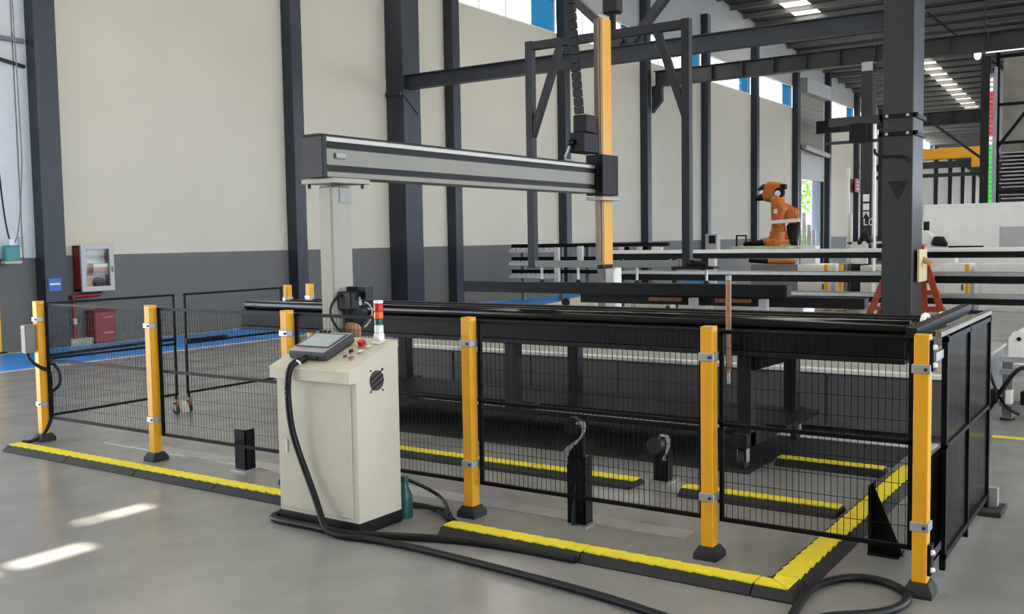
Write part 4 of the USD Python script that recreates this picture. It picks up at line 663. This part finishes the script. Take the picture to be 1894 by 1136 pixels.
# ladder round the marked column
t = thing('step_ladder', 'orange step ladder straddling behind the marked column', 'ladder', (19.2, 4.1, 0)); LA = 19.05
for a, b in (((LA, 3.86, 1.40), (LA, 3.42, 0)), ((LA+.02, 3.85, 1.40), (LA+.02, 3.76, 0)), ((LA, 4.24, 1.40), (LA, 4.80, 0)), ((LA+.25, 4.2, 1.40), (LA+.3, 4.66, 0))): part(t, 'rail', MB().bar(a, b, .05, .11, (0, 1, 0)), orange_ladder)
for z in (.25, .56, .87):
    y = lambda z, a, b: b+(a-b)*z/1.4
    part(t, 'rung', MB().box(LA-.02, LA+.28, y(z, 3.86, 3.42)-.03, y(z, 3.85, 3.76)+.02, z-.035, z+.035), orange_ladder); part(t, 'rung', MB().box(LA-.02, LA+.28, y(z, 4.2, 4.66)-.02, y(z, 4.24, 4.80)+.02, z-.02, z+.02), orange_ladder)
part(t, 'top_step', MB().box(LA-.05, LA+.35, 3.82, 4.28, 1.40, 1.44), orange_ladder)
t = thing('corner_guard', 'pale wooden guard block with a round handle on the marked column', 'board', (18.5, 3.68, .8)); part(t, 'board', MB().box(18.0, 18.62, 3.655, 3.699, .80, 1.36, .006), wood_pale); part(t, 'handle', MB().cyl((18.3, 3.66, 1.18), (18.2, 3.48, 1.10), .05), wood)
# white roller machine at the right edge
t = thing('roller_conveyor', 'white and grey roller machine behind the dark gate', 'conveyor', (9.8, .9, 0))
for z in (.51, .40, .12): part(t, 'rail', MB().box(9.5, 9.6, -1.0, 1.26, z, z+.05, .005), light_grey)
for y in (1.2, .5, -.4): part(t, 'leg', MB().box(9.52, 9.6, y-.04, y+.04, .01, .51), mid_grey); part(t, 'foot', MB().cyl((9.56, y, 0), (9.56, y, .012), .06), steel_black)
part(t, 'bearing', MB().prism([(1.19, .56), (1.03, .56), (1.03, .72), (1.06, .775), (1.11, .79), (1.16, .775), (1.19, .72)], 9.48, 9.56, 'x'), white_plastic); part(t, 'roller', MB().cyl((9.56, 1.11, .71), (10.6, 1.11, .71), .07), white_plastic); part(t, 'pin', MB().cyl((9.47, 1.11, .72), (9.48, 1.11, .72), .018, n=10), steel_black)
part(t, 'pan', MB().box(9.7, 10.6, -1, 1.25, .44, .47), white_paint); part(t, 'hose', MB().tube([(9.46, 1.05, .47), (9.42, 1.14, .42), (9.42, 1.24, .26), (9.44, 1.32, .12), (9.48, 1.36, .03)], .018, 8, 6), black_plastic); part(t, 'hose', MB().tube([(9.46, 1.33, .42), (9.45, 1.29, .3), (9.46, 1.22, .16), (9.5, 1.1, .06)], .012, 8, 6), black_plastic)
for k in range(3): part(t, 'clamp', MB().box(9.38, 9.48, 1.02+k*.12, 1.08+k*.12, .16, .28, .008), white_plastic if k % 2 else steel_black)
part(t, 'grab_handle', MB().tube([(9.45, 1.34, .78), (9.40, 1.36, .76), (9.40, 1.36, .60), (9.45, 1.34, .58)], .012, 8, 4), black_plastic)
obj('floor_line', MB().box(8.66, 8.74, -1.5, 1.2, 0, .004), yellow_lid, 'yellow floor line beside the roller machine', 'floor marking')
# ================================================================== trees outside the rolling door
def tree(x, y, h, r, label, seed):
    g = np.random.default_rng(seed); t = thing('tree', label, 'tree', (x, y, 0)); part(t, 'trunk', MB().tube([(x, y, -.02), (x+.1, y, h*.4), (x, y+.1, h*.75)], [.16, .12, .06], 8), bark)
    N = 1500; d = g.normal(size=(N, 3)); d /= np.linalg.norm(d, axis=1, keepdims=True); c = np.array([x, y, h*.62])+d*(g.random((N, 1))**.4)*np.array([r, r, h*.42])
    a = g.normal(size=(N, 3)); a /= np.linalg.norm(a, axis=1, keepdims=True); b = np.cross(a, d); b /= np.linalg.norm(b, axis=1, keepdims=True)+1e-9; s_ = .16+.1*g.random((N, 1))
    v = np.stack([c-a*s_, c+b*s_*.6, c+a*s_, c-b*s_*.6], 1).reshape(-1, 3); k = np.arange(N)[:, None]*4
    part(t, 'foliage', (v, np.vstack([k+[0, 1, 2], k+[0, 2, 3]])), leaf_mat, kind='stuff', smooth=False)
tree(66, 22.5, 3.0, 1.6, 'low green bush outside the doorway', 1); tree(75, 25.5, 9.5, 3.0, 'tall green tree outside the doorway', 2); tree(59, 18.6, 1.5, .9, 'small shrub close outside the doorway', 3)
